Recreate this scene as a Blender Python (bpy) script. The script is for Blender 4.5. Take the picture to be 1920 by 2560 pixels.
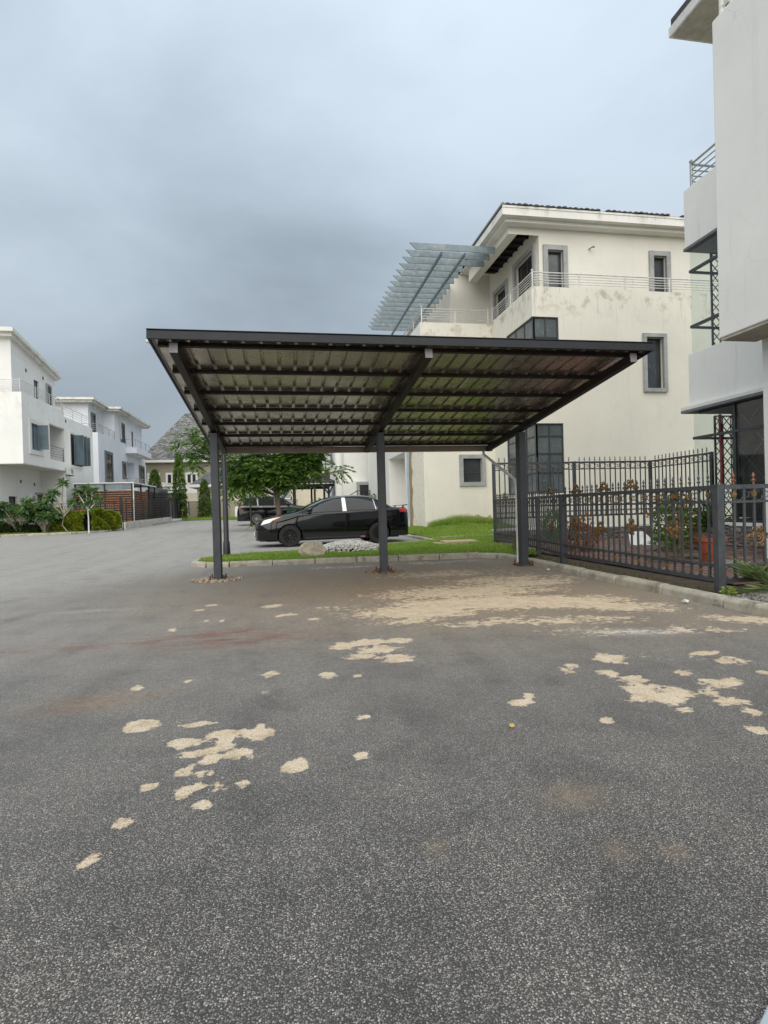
import bpy, bmesh, math, random
import numpy as np
from mathutils import Vector, Matrix
R = math.radians
random.seed(7); rng = np.random.default_rng(7)
S = bpy.context.scene
for o in list(bpy.data.objects): bpy.data.objects.remove(o)
COL = S.collection

# ------------------------------------------------------------------ camera
YAW = math.atan(250 / 1400); ROLL = .028; PITCH = -10 / 1400
fw = Vector((math.sin(YAW) * math.cos(PITCH), math.cos(YAW) * math.cos(PITCH), math.sin(PITCH)))
r0 = Vector((math.cos(YAW), -math.sin(YAW), 0)); u0 = r0.cross(fw)
cx = r0 * math.cos(ROLL) - u0 * math.sin(ROLL); cu = u0 * math.cos(ROLL) + r0 * math.sin(ROLL)
cd = bpy.data.cameras.new('camera'); cam = bpy.data.objects.new('camera', cd); COL.objects.link(cam)
m = Matrix((cx, cu, -fw)).transposed().to_4x4(); m.translation = (0, 0, 1.1); cam.matrix_world = m
cd.sensor_fit = 'HORIZONTAL'; cd.sensor_width = 36; cd.lens = 36 * 1400 / 1920
cd.clip_start = .05; cd.clip_end = 3000
S.camera = cam

# ------------------------------------------------------------------ light: overcast sky, weak wide sun behind the camera
SUN_EL, SUN_AZ = R(42), R(195)          # azimuth clockwise from +Y: behind the viewer, slightly from the left
W = bpy.data.worlds.new('World'); S.world = W; W.use_nodes = True
nt = W.node_tree; nt.nodes.clear()
def wn(t, **k):
    n = nt.nodes.new(t)
    for a, b in k.items(): setattr(n, a, b)
    return n
sky = wn('ShaderNodeTexSky', sky_type='NISHITA', sun_disc=False, sun_elevation=SUN_EL, sun_rotation=SUN_AZ, air_density=1.4, dust_density=3)
tc = wn('ShaderNodeTexCoord')
mp = wn('ShaderNodeMapping'); mp.inputs['Scale'].default_value = (1, 1, 2.0); mp.inputs['Location'].default_value = (.576, 6.824, 5.32)
nz = wn('ShaderNodeTexNoise'); nz.inputs['Scale'].default_value = 1.15; nz.inputs['Detail'].default_value = 8; nz.inputs['Roughness'].default_value = .5; nz.inputs['Distortion'].default_value = .25
rp = wn('ShaderNodeValToRGB')
rp.color_ramp.elements[0].position = .33; rp.color_ramp.elements[0].color = (.130, .155, .178, 1)
rp.color_ramp.elements[1].position = .66; rp.color_ramp.elements[1].color = (.25, .288, .325, 1)
e = rp.color_ramp.elements.new(.5); e.color = (.188, .22, .252, 1)
sx = wn('ShaderNodeSeparateXYZ')
zr = wn('ShaderNodeMapRange'); zr.inputs[1].default_value = .0; zr.inputs[2].default_value = 1.; zr.inputs[3].default_value = .74; zr.inputs[4].default_value = 2.0
vm = wn('ShaderNodeVectorMath', operation='SCALE')
s10 = wn('ShaderNodeVectorMath', operation='SCALE'); s10.inputs['Scale'].default_value = 10
mx = wn('ShaderNodeMixRGB'); mx.inputs[0].default_value = .93
bg = wn('ShaderNodeBackground'); bg.inputs['Strength'].default_value = .1
wo = wn('ShaderNodeOutputWorld')
L = nt.links.new
L(tc.outputs['Generated'], mp.inputs[0]); L(mp.outputs[0], nz.inputs['Vector']); L(nz.outputs['Fac'], rp.inputs[0])
L(tc.outputs['Generated'], sx.inputs[0]); L(sx.outputs['Z'], zr.inputs[0])
L(rp.outputs[0], vm.inputs[0]); L(zr.outputs[0], vm.inputs['Scale'])
L(vm.outputs[0], s10.inputs[0]); L(sky.outputs[0], mx.inputs[1]); L(s10.outputs[0], mx.inputs[2])
L(mx.outputs[0], bg.inputs['Color']); L(bg.outputs[0], wo.inputs[0])
sl = bpy.data.lights.new('sun', 'SUN'); sl.energy = 1.5; sl.angle = R(85); sl.color = (1, .945, .85)
so = bpy.data.objects.new('sun', sl); COL.objects.link(so)
sd = Vector((math.sin(SUN_AZ) * math.cos(SUN_EL), math.cos(SUN_AZ) * math.cos(SUN_EL), math.sin(SUN_EL)))
so.rotation_euler = sd.to_track_quat('Z', 'Y').to_euler(); so.location = (0, -20, 30)
S.view_settings.view_transform = 'Standard'; S.view_settings.look = 'None'; S.view_settings.gamma = 1
S.view_settings.use_curve_mapping = False; S.view_settings.exposure = 1.0
S.render.engine = 'CYCLES'; S.render.resolution_x = 768; S.render.resolution_y = 1024

# ------------------------------------------------------------------ materials
MATS = {}
class NB:
    """tiny node builder"""
    def __init__(s, name):
        s.m = bpy.data.materials.new(name); s.m.use_nodes = True; s.t = s.m.node_tree
        s.b = s.t.nodes['Principled BSDF']; s.o = s.t.nodes['Material Output']; s._p = None
    def n(s, t, **k):
        x = s.t.nodes.new(t)
        for a, b in k.items():
            if a[0] == '_': x.inputs[int(a[1:])].default_value = b
            else: setattr(x, a, b)
        return x
    def l(s, a, b): s.t.links.new(a, b)
    def pos(s, scale=(1, 1, 1)):
        g = s.n('ShaderNodeNewGeometry')
        if scale == (1, 1, 1): return g.outputs['Position']
        mm = s.n('ShaderNodeVectorMath', operation='MULTIPLY'); mm.inputs[1].default_value = scale
        s.l(g.outputs['Position'], mm.inputs[0]); return mm.outputs[0]
    def noise(s, vec, scale, detail=3, rough=.5, dist=0):
        x = s.n('ShaderNodeTexNoise'); x.inputs['Scale'].default_value = scale; x.inputs['Detail'].default_value = detail
        x.inputs['Roughness'].default_value = rough; x.inputs['Distortion'].default_value = dist
        if vec is not None: s.l(vec, x.inputs['Vector'])
        return x.outputs['Fac']
    def ramp(s, fac, stops):
        x = s.n('ShaderNodeValToRGB'); el = x.color_ramp.elements
        while len(el) < len(stops): el.new(.5)
        for e, (p, c) in zip(el, stops):
            e.position = p; e.color = (*c, 1) if len(c) == 3 else c
        s.l(fac, x.inputs[0]); return x.outputs[0]
    def rng(s, v, a, b, c=0, d=1):
        x = s.n('ShaderNodeMapRange'); x.interpolation_type = 'SMOOTHSTEP'
        for i, q in enumerate((a, b, c, d)): x.inputs[i + 1].default_value = q
        s.l(v, x.inputs[0]); return x.outputs[0]
    def mix(s, fac, a, b, mode='MIX'):
        x = s.n('ShaderNodeMixRGB', blend_type=mode)
        for i, q in enumerate((fac, a, b)):
            if isinstance(q, (int, float)): x.inputs[i].default_value = q
            elif isinstance(q, tuple): x.inputs[i].default_value = (*q, 1)
            else: s.l(q, x.inputs[i])
        return x.outputs[0]
    def math(s, op, a, b=0):
        x = s.n('ShaderNodeMath', operation=op)
        for i, q in enumerate((a, b)):
            if isinstance(q, (int, float)): x.inputs[i].default_value = q
            else: s.l(q, x.inputs[i])
        return x.outputs[0]
    def attr(s, name):
        x = s.n('ShaderNodeAttribute'); x.attribute_name = name; return x.outputs['Fac']
    def bump(s, h, st=.3, d=.01):
        x = s.n('ShaderNodeBump'); x.inputs['Strength'].default_value = st; x.inputs['Distance'].default_value = d
        s.l(h, x.inputs['Height']); s.l(x.outputs[0], s.b.inputs['Normal'])
    def col(s, c): s.l(c, s.b.inputs['Base Color'])
    def set(s, rough=.6, metal=0., spec=.5, coat=0., coatr=.05):
        s.b.inputs['Roughness'].default_value = rough; s.b.inputs['Metallic'].default_value = metal
        s.b.inputs['Specular IOR Level'].default_value = spec; s.b.inputs['Coat Weight'].default_value = coat
        s.b.inputs['Coat Roughness'].default_value = coatr
    def done(s, key): MATS[key] = s.m; return s.m

def simple(key, c, rough=.6, metal=0., var=.18, scale=6, spec=.5, coat=0., bump=0., bs=60, dirt=None):
    b = NB(key); p = b.pos(); n = b.noise(p, scale, 4, .6)
    lo = tuple(x * (1 - var) for x in c); hi = tuple(min(1, x * (1 + var)) for x in c)
    cc = b.ramp(n, [(.3, lo), (.7, hi)])
    if dirt: cc = b.mix(b.rng(b.noise(p, scale * .6 + 1.3, 6, .65), .5, .72), cc, dirt)
    b.col(cc); b.set(rough, metal, spec, coat)
    if bump: b.bump(b.noise(p, bs, 3, .6), bump)
    return b.done(key)

def plaster(key, c, stain=(.30, .24, .16), amt=.35, streak=.3, hi=None, crack=True):
    """painted render: blotches, rain streaks, hairline cracks, fine grain; hi=(z0,z1) band below a coping where damp stains gather"""
    b = NB(key); p = b.pos()
    big = b.noise(p, .55, 5, .55); med = b.noise(p, 3.1, 6, .6)
    cc = b.ramp(big, [(.3, tuple(x * .93 for x in c)), (.7, tuple(min(1, x * 1.03) for x in c))])
    cc = b.mix(b.rng(med, .5, .8, 0, .22), cc, tuple(x * .8 for x in c))
    st = b.noise(b.pos((5.5, 5.5, .35)), 1, 5, .6)
    cc = b.mix(b.math('MULTIPLY', b.rng(st, .55, .75), streak), cc, tuple(x * .72 for x in c))
    if hi:
        z = b.n('ShaderNodeSeparateXYZ'); b.l(b.pos(), z.inputs[0])
        band = b.math('MULTIPLY', b.rng(z.outputs['Z'], hi[0], hi[1]), b.rng(z.outputs['Z'], hi[1] + .6, hi[1] + .2))
        bl = b.noise(p, 1.7, 7, .68)
        mk = b.math('MULTIPLY', band, b.rng(bl, .5, .66))
        cc = b.mix(b.math('MULTIPLY', mk, amt), cc, stain)
        mk2 = b.math('MULTIPLY', band, b.rng(b.noise(b.pos((9, 9, .8)), 1, 5, .65), .55, .72))
        cc = b.mix(b.math('MULTIPLY', mk2, amt * .8), cc, tuple(x * .55 for x in stain))
    if crack:
        v = b.n('ShaderNodeTexVoronoi', feature='DISTANCE_TO_EDGE'); v.inputs['Scale'].default_value = .7
        wp = b.mix(.12, p, b.n('ShaderNodeTexNoise').outputs['Color']); b.l(wp, v.inputs['Vector'])
        ck = b.math('MULTIPLY', b.rng(v.outputs['Distance'], .004, .0, 0, 1), b.rng(b.noise(p, .45, 2), .5, .62, 0, .22))
        cc = b.mix(ck, cc, tuple(x * .5 for x in c))
    b.col(cc); b.set(.78, 0, .3)
    b.bump(b.math('ADD', b.noise(p, 90, 2, .6), b.math('MULTIPLY', b.noise(p, 2.2, 3), 3.)), .12, .01)
    return b.done(key)

def foliage(key, cols, rough=.5, trans=.35, nw=.35):
    b = NB(key); g = b.n('ShaderNodeNewGeometry')
    n = b.noise(b.pos(), 1.1, 3)
    f = b.math('ADD', b.math('MULTIPLY', g.outputs['Random Per Island'], .7), b.math('MULTIPLY', n, nw))
    k = len(cols) - 1
    c = b.ramp(f, [(.12 + .8 * i / k, q) for i, q in enumerate(cols)])
    b.col(c); b.set(rough, 0, .4)
    t = b.n('ShaderNodeBsdfTranslucent'); b.l(b.mix(.5, c, (.25, .42, .06), 'MIX'), t.inputs['Color'])
    ms = b.n('ShaderNodeMixShader', _0=trans); b.l(b.b.outputs[0], ms.inputs[1]); b.l(t.outputs[0], ms.inputs[2]); b.l(ms.outputs[0], b.o.inputs[0])
    return b.done(key)

def asphalt():
    b = NB('asphalt'); p = b.pos()
    v = b.n('ShaderNodeTexVoronoi'); v.inputs['Scale'].default_value = 210; v.inputs['Randomness'].default_value = 1
    dv = b.n('ShaderNodeVectorMath', operation='MULTIPLY_ADD'); dn = b.n('ShaderNodeTexNoise'); dn.inputs['Scale'].default_value = 160; b.l(p, dn.inputs['Vector'])
    dv.inputs[1].default_value = (.004, .004, .004); b.l(dn.outputs['Color'], dv.inputs[0]); b.l(p, dv.inputs[2])
    b.l(dv.outputs[0], v.inputs['Vector'])
    sc = b.n('ShaderNodeSeparateColor'); b.l(v.outputs['Color'], sc.inputs[0])
    stone = b.ramp(sc.outputs[0], [(0, (.065, .063, .062)), (.35, (.11, .107, .103)), (.6, (.175, .17, .162)), (.85, (.26, .25, .236)), (.97, (.36, .345, .32)), (1, (.50, .48, .44))])
    core = b.rng(v.outputs['Distance'], .62, .40)
    cc = b.mix(core, (.050, .048, .047), stone)
    big = b.noise(p, .5, 4, .6); med = b.noise(p, 2.6, 5, .62)
    cc = b.mix(1, cc, b.ramp(big, [(.3, (.96, .935, .925)), (.7, (1.40, 1.355, 1.32))]), 'MULTIPLY')
    cc = b.mix(1, cc, b.ramp(med, [(.28, (.74, .74, .75)), (.5, (1, 1, 1)), (.75, (1.16, 1.15, 1.12))]), 'MULTIPLY')
    trk = b.noise(b.pos((1.6, .22, 1)), 1.4, 5, .55, .6)
    cc = b.mix(1, cc, b.ramp(trk, [(.3, (.80, .80, .81)), (.5, (1, 1, 1)), (.7, (1.14, 1.13, 1.1))]), 'MULTIPLY')
    oil = b.rng(b.noise(p, .9, 6, .6), .64, .74, 0, .28)
    cc = b.mix(oil, cc, (.045, .043, .042))
    # sun-bleached, dusty carriageway; also paints in the grazing-angle brightening with distance
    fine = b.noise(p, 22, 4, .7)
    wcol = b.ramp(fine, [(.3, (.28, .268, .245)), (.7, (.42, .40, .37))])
    wk = b.math('MULTIPLY', b.attr('worn_grazing'), b.rng(b.math('ADD', med, b.math('MULTIPLY', trk, .6)), .35, .95, .45, 1.0))
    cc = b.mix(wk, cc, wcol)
    # brown dust film
    dk = b.math('MULTIPLY', b.attr('dust'), b.rng(b.math('ADD', b.math('MULTIPLY', med, .6), b.math('MULTIPLY', fine, .5)), .34, .66, .35, 1.0))
    cc = b.mix(dk, cc, b.ramp(fine, [(.3, (.21, .152, .095)), (.7, (.36, .27, .172))]))
    rk = b.math('MULTIPLY', b.attr('red'), b.rng(b.noise(b.pos((1.2, 3.4, 1)), 3.2, 6, .68), .40, .58))
    cc = b.mix(b.math('MULTIPLY', rk, .8), cc, (.20, .075, .05))
    # peeling cream screed
    n1 = b.noise(p, 8, 9, .68, .4); n2 = b.noise(b.pos((1, 1.5, 1)), 1.7, 3, .5); n3 = b.noise(b.pos((1, 1.15, 1)), 15, 6, .58, .5)
    nn = b.math('ADD', b.math('ADD', b.math('MULTIPLY', n1, .75), b.math('MULTIPLY', n2, .35)), b.math('MULTIPLY', n3, .72))
    dd = b.math('ADD', b.attr('cream'), b.math('SUBTRACT', nn, .91))
    ck = b.rng(dd, .475, .54)
    ccol = b.ramp(b.noise(p, 7, 7, .72), [(.28, (.42, .315, .20)), (.5, (.65, .53, .38)), (.75, (.72, .62, .475))])
    ccol = b.mix(b.rng(fine, .55, .8, 0, .4), ccol, (.36, .28, .19))
    wear = b.rng(b.math('ADD', b.math('MULTIPLY', b.noise(p, 40, 4, .7), .6), b.math('MULTIPLY', b.math('SUBTRACT', dd, .5), 1.3)), .22, .44, .35, .97)
    wear = b.math('MULTIPLY', wear, b.rng(sc.outputs[2], .72, .85, 1, .45))
    cc = b.mix(b.math('MULTIPLY', ck, wear), cc, ccol)
    wh = b.math('MULTIPLY', b.attr('lime'), b.rng(fine, .4, .7, .2, .9))
    cc = b.mix(wh, cc, (.6, .61, .62))
    b.col(cc); b.set(.7, 0, .3)
    b.l(b.mix(ck, b.rng(med, .3, .75, .62, .8), (.85, .85, .85)), b.b.inputs['Roughness'])
    hh = b.math('ADD', b.math('MULTIPLY', core, b.math('MULTIPLY', sc.outputs[1], 1.)), b.math('MULTIPLY', ck, .6))
    b.bump(hh, .55, .004)
    return b.done('asphalt')
asphalt()
plaster('cream_plaster', (.79, .76, .67), stain=(.36, .30, .215), amt=.6, streak=.3, hi=(7.1, 8.5))
plaster('cream_plaster_top', (.80, .77, .69), amt=.2, streak=.15)
plaster('white_plaster', (.80, .79, .745), amt=.3, streak=.22)
plaster('grey_white_plaster', (.85, .84, .805), amt=.2, streak=.32)
plaster('bright_plaster', (.88, .87, .84), amt=.2, streak=.18, hi=(6.0, 8.6))
plaster('pale_blue_plaster', (.79, .81, .86), amt=.1, streak=.08)
plaster('beige_plaster', (.62, .56, .43), amt=.1, streak=.2)
plaster('render_raw', (.36, .32, .25), amt=.2, streak=.3)
plaster('trim_white', (.80, .785, .74), stain=(.35, .33, .29), amt=.6, streak=.35, hi=(10.9, 11.6), crack=False)
simple('window_grey', (.36, .37, .37), .8, var=.14, scale=3, bump=.2, dirt=(.27, .27, .25))
simple('window_dark_grey', (.16, .17, .18), .7)
simple('alu_dark', (.045, .05, .055), .45, var=.2)
simple('white_metal', (.66, .655, .63), .45, var=.12, dirt=(.42, .39, .33))
simple('steel', (.45, .45, .44), .35, .8)
simple('charcoal_paint', (.040, .046, .056), .42, 0, var=.22, scale=5, spec=.5, bump=.05, bs=30)
simple('beam_paint', (.017, .012, .010), .5, 0, var=.3, scale=5, spec=.3)
simple('cap_grey', (.20, .20, .21), .5)
simple('flashing_paint', (.016, .018, .022), .5, 0, var=.2, scale=8, spec=.3)
simple('gutter_brown', (.23, .185, .145), .45, var=.25, scale=3)
simple('rust', (.10, .045, .028), .85, var=.4, scale=30, bump=.3)
simple('fence_paint', (.062, .068, .078), .48, .1, var=.25, scale=12, bump=.05, dirt=(.085, .08, .075))
simple('gold_paint', (.24, .145, .06), .5, .45, var=.4, scale=45, dirt=(.075, .045, .025))
simple('copper_paint', (.30, .13, .07), .5, .4, var=.3, scale=40)
simple('black_paint', (.016, .016, .018), .45, var=.2)
simple('concrete', (.30, .28, .235), .9, var=.22, scale=7, bump=.4, bs=70, dirt=(.15, .13, .10))
simple('kerb_concrete', (.40, .37, .30), .92, var=.25, scale=5, bump=.4, bs=80, dirt=(.17, .15, .115))
simple('soil', (.075, .055, .040), .95, var=.4, scale=9, bump=.6, bs=40)
simple('earth_ground', (.16, .15, .085), .95, var=.4, scale=2, bump=.4, bs=20)
simple('pergola_paint', (.20, .255, .285), .55, .1, var=.16, scale=5, dirt=(.36, .355, .32))
simple('wood_slat', (.27, .115, .058), .6, var=.3, scale=6)
simple('tank_plastic', (.022, .024, .028), .45)
simple('terracotta', (.36, .085, .038), .6, var=.2, scale=10)
simple('bark', (.16, .12, .085), .9, var=.35, scale=14, bump=.5, bs=30)
simple('pale_bark', (.33, .29, .235), .9, var=.25, scale=14, bump=.4, bs=30)
simple('white_wash', (.62, .64, .63), .8)
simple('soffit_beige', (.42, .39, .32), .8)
simple('dark_interior', (.035, .035, .037), .8)
simple('interior_wall', (.22, .22, .215), .8)
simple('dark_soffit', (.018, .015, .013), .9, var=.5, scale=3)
simple('tile_dark', (.055, .052, .05), .7, var=.4, scale=8)
simple('plastic_white', (.72, .72, .69), .4)
simple('sill_pink', (.22, .10, .12), .5)
simple('plastic_red', (.28, .035, .045), .5)
simple('rock_face', (.52, .45, .36), .9, var=.25, scale=7, bump=.7, bs=14, dirt=(.30, .25, .20))
simple('board_yellow', (.42, .345, .215), .85, var=.25, scale=6, bump=.3)
simple('leaf_yellow', (.50, .34, .09), .6)
simple('ledge_paint', (.36, .41, .44), .5, var=.06)
simple('bin_green', (.012, .05, .03), .5)
simple('render_rough', (.80, .755, .63), .95, var=.12, scale=9, bump=1., bs=9, dirt=(.70, .63, .49))
simple('bare_render', (.42, .36, .265), .95, var=.3, scale=8, bump=.8, bs=20)
simple('board_brown', (.36, .25, .12), .9, var=.35, scale=14, bump=.5)
b = NB('mesh_strip'); v = b.n('ShaderNodeTexVoronoi'); v.inputs['Scale'].default_value = 9; v.inputs['Randomness'].default_value = .25; b.l(b.pos((1, 1, 1)), v.inputs['Vector'])
b.col(b.mix(b.rng(v.outputs['Distance'], .28, .2), (.46, .56, .64), (.16, .19, .22))); b.set(.7); b.done('mesh_strip')
# peeled patch
# roof sheet underside: dull mill-finish / brown lacquer, slightly wavy
b = NB('roof_sheet'); p = b.pos(); n = b.noise(b.pos((2.2, .8, 1)), 1.5, 3)
b.col(b.ramp(n, [(.3, (.50, .435, .385)), (.7, (.64, .57, .51))])); b.set(.3, .9, .5)
b.l(b.rng(b.noise(p, 5, 3), .3, .7, .2, .34), b.b.inputs['Roughness'])
b.bump(b.math('ADD', b.noise(b.pos((4, 2.2, 1)), 1.3, 2), b.math('MULTIPLY', b.noise(p, 5, 2), .05)), .10, .02); b.done('roof_sheet')
# car paint / glass
b = NB('car_paint'); b.b.inputs['Base Color'].default_value = (.003, .003, .004, 1); b.set(.06, 0, .4, .35, .03); b.done('car_paint')
b = NB('car_glass'); b.b.inputs['Base Color'].default_value = (.012, .013, .015, 1); b.set(.05, 0, .42, 0, .02); b.done('car_glass')
b = NB('windscreen_glass'); b.b.inputs['Base Color'].default_value = (.03, .034, .036, 1); b.set(.06, 0, .8, 1, .02); b.done('windscreen_glass')
b = NB('dark_car_glass'); b.b.inputs['Base Color'].default_value = (.006, .006, .007, 1); b.set(.08, 0, .1); b.done('dark_car_glass')
simple('tyre', (.011, .0105, .010), .85, var=.3, scale=20, dirt=(.03, .027, .024))
simple('rim_black', (.012, .012, .013), .25)
simple('rim_silver', (.5, .5, .5), .3, .8)
simple('chrome', (.62, .62, .61), .3, .4)
b = NB('headlight'); b.b.inputs['Base Color'].default_value = (.72, .70, .66, 1); b.set(.15, .0, .6, 1, .02); b.done('headlight')
b = NB('tail_red'); b.b.inputs['Base Color'].default_value = (.33, .008, .012, 1); b.set(.18, 0, .6, 1, .02); b.done('tail_red')
b = NB('amber'); b.b.inputs['Base Color'].default_value = (.65, .18, .05, 1); b.set(.2, 0, .6, 1, .02); b.done('amber')
simple('trim_plastic', (.014, .014, .015), .6)
# window glass: tinted, reflects the sky; weathered with pale drip marks
def tinted(key, c, rough=.08, spots=.25):
    b = NB(key); p = b.pos()
    sp = b.math('MULTIPLY', b.rng(b.noise(b.pos((3.5, 3.5, 1.3)), 3.0, 5, .7), .60, .74), spots)
    b.col(b.mix(sp, b.ramp(b.noise(p, 1.2, 3), [(.3, tuple(x * .7 for x in c)), (.7, tuple(x * 1.25 for x in c))]), (.36, .37, .36)))
    b.set(rough, 0, .6); b.l(b.rng(b.noise(p, 4, 5, .6), .3, .8, rough, rough + .22), b.b.inputs['Roughness'])
    return b.done(key)
tinted('tinted_glass', (.045, .053, .058)); tinted('dusty_glass', (.10, .118, .125), .16, .6); tinted('blue_glass', (.12, .17, .20), .08, .1); tinted('black_glass', (.02, .022, .024), .06, .05)
b = NB('clear_glass'); tr = b.n('ShaderNodeBsdfTransparent'); tr.inputs[0].default_value = (.90, .94, .93, 1)
gl = b.n('ShaderNodeBsdfGlossy'); gl.inputs['Roughness'].default_value = .02; fw_ = b.n('ShaderNodeLayerWeight'); fw_.inputs[0].default_value = .5
ms = b.n('ShaderNodeMixShader'); b.l(b.math('ADD', b.math('MULTIPLY', b.math('POWER', fw_.outputs['Facing'], 4), .6), .05), ms.inputs[0]); b.l(tr.outputs[0], ms.inputs[1]); b.l(gl.outputs[0], ms.inputs[2]); b.l(ms.outputs[0], b.o.inputs[0]); b.done('clear_glass')
def stoneset(key, cols, rough=.9, scale=0):
    b = NB(key); g = b.n('ShaderNodeNewGeometry'); oi = b.n('ShaderNodeObjectInfo')
    f = b.math('FRACT', b.math('ADD', g.outputs['Random Per Island'], oi.outputs['Random']))
    c = b.ramp(f, [(i / max(1, len(cols) - 1), q) for i, q in enumerate(cols)])
    c = b.mix(1, c, b.ramp(b.noise(b.pos(), 22, 4, .7), [(.25, (.6, .6, .6)), (.7, (1.15, 1.15, 1.15))]), 'MULTIPLY')
    b.col(c); b.set(rough, 0, .35); b.bump(b.noise(b.pos(), 55, 3, .6), .5, .01); return b.done(key)
stoneset('white_gravel', [(.42, .40, .38), (.58, .56, .53), (.70, .69, .66), (.38, .345, .31)])
stoneset('tan_pebble', [(.36, .27, .19), (.50, .42, .33), (.24, .16, .11), (.55, .50, .43)])
stoneset('brown_pebble', [(.20, .13, .085), (.32, .22, .14), (.14, .085, .055), (.36, .29, .21)])
stoneset('grey_pebble', [(.17, .155, .14), (.29, .27, .24), (.11, .10, .092), (.38, .36, .33)])
stoneset('clad_stone', [(.17, .135, .125), (.25, .20, .185), (.13, .115, .115), (.29, .245, .22)])
stoneset('pale_stone', [(.55, .53, .48), (.64, .62, .57), (.47, .45, .40)])
stoneset('paver_red', [(.19, .105, .082), (.26, .165, .13), (.15, .095, .08), (.30, .22, .185)])
def shingle(key, c0, c1, sx, sz):
    b = NB(key); g = b.n('ShaderNodeTexCoord'); br = b.n('ShaderNodeTexBrick'); br.offset = .5
    br.inputs['Scale'].default_value = 1; br.inputs['Brick Width'].default_value = sx; br.inputs['Row Height'].default_value = sz; br.inputs['Mortar Size'].default_value = .035
    br.inputs['Color1'].default_value = (*c0, 1); br.inputs['Color2'].default_value = (*c1, 1); br.inputs['Mortar'].default_value = (.03, .03, .03, 1); br.inputs['Bias'].default_value = .1
    b.l(g.outputs['UV'], br.inputs['Vector'])
    b.col(b.mix(1, br.outputs['Color'], b.ramp(b.noise(b.pos(), 1.3, 4), [(.3, (.8, .8, .8)), (.7, (1.15, 1.15, 1.15))]), 'MULTIPLY'))
    b.set(.85); b.bump(br.outputs['Fac'], -.6, .03); return b.done(key)
shingle('shingle_grey', (.09, .093, .09), (.31, .31, .29), .42, .24)
shingle('shingle_slate', (.085, .095, .105), (.14, .15, .16), .5, .3)
foliage('tree_leaf', [(.024, .062, .016), (.058, .125, .026), (.11, .205, .036), (.23, .36, .06)])
foliage('hedge_leaf', [(.04, .08, .008), (.15, .20, .016), (.32, .36, .025), (.52, .52, .05)])
foliage('frangipani_leaf', [(.06, .12, .055), (.12, .20, .09), (.21, .30, .14)])
foliage('cypress_leaf', [(.02, .05, .008), (.06, .11, .012), (.13, .19, .03)])
foliage('dark_leaf', [(.012, .03, .010), (.025, .055, .015), (.05, .09, .025)])
foliage('palm_leaf', [(.06, .11, .035), (.12, .18, .07), (.20, .26, .12), (.26, .23, .10)])
foliage('grass_blade', [(.085, .17, .018), (.16, .29, .027), (.24, .38, .045), (.38, .44, .11)], .6, .3, .6)
foliage('dry_leaf', [(.13, .10, .05), (.22, .17, .09), (.10, .11, .04)])
foliage('red_flower', [(.28, .05, .03), (.36, .10, .04), (.16, .06, .03)])
b = NB('lawn_soil'); p = b.pos(); b.col(b.ramp(b.noise(p, 2.5, 6, .7), [(.3, (.05, .10, .015)), (.6, (.085, .16, .022)), (.8, (.12, .13, .045))])); b.set(.95); b.done('lawn_soil')
M = MATS
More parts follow.
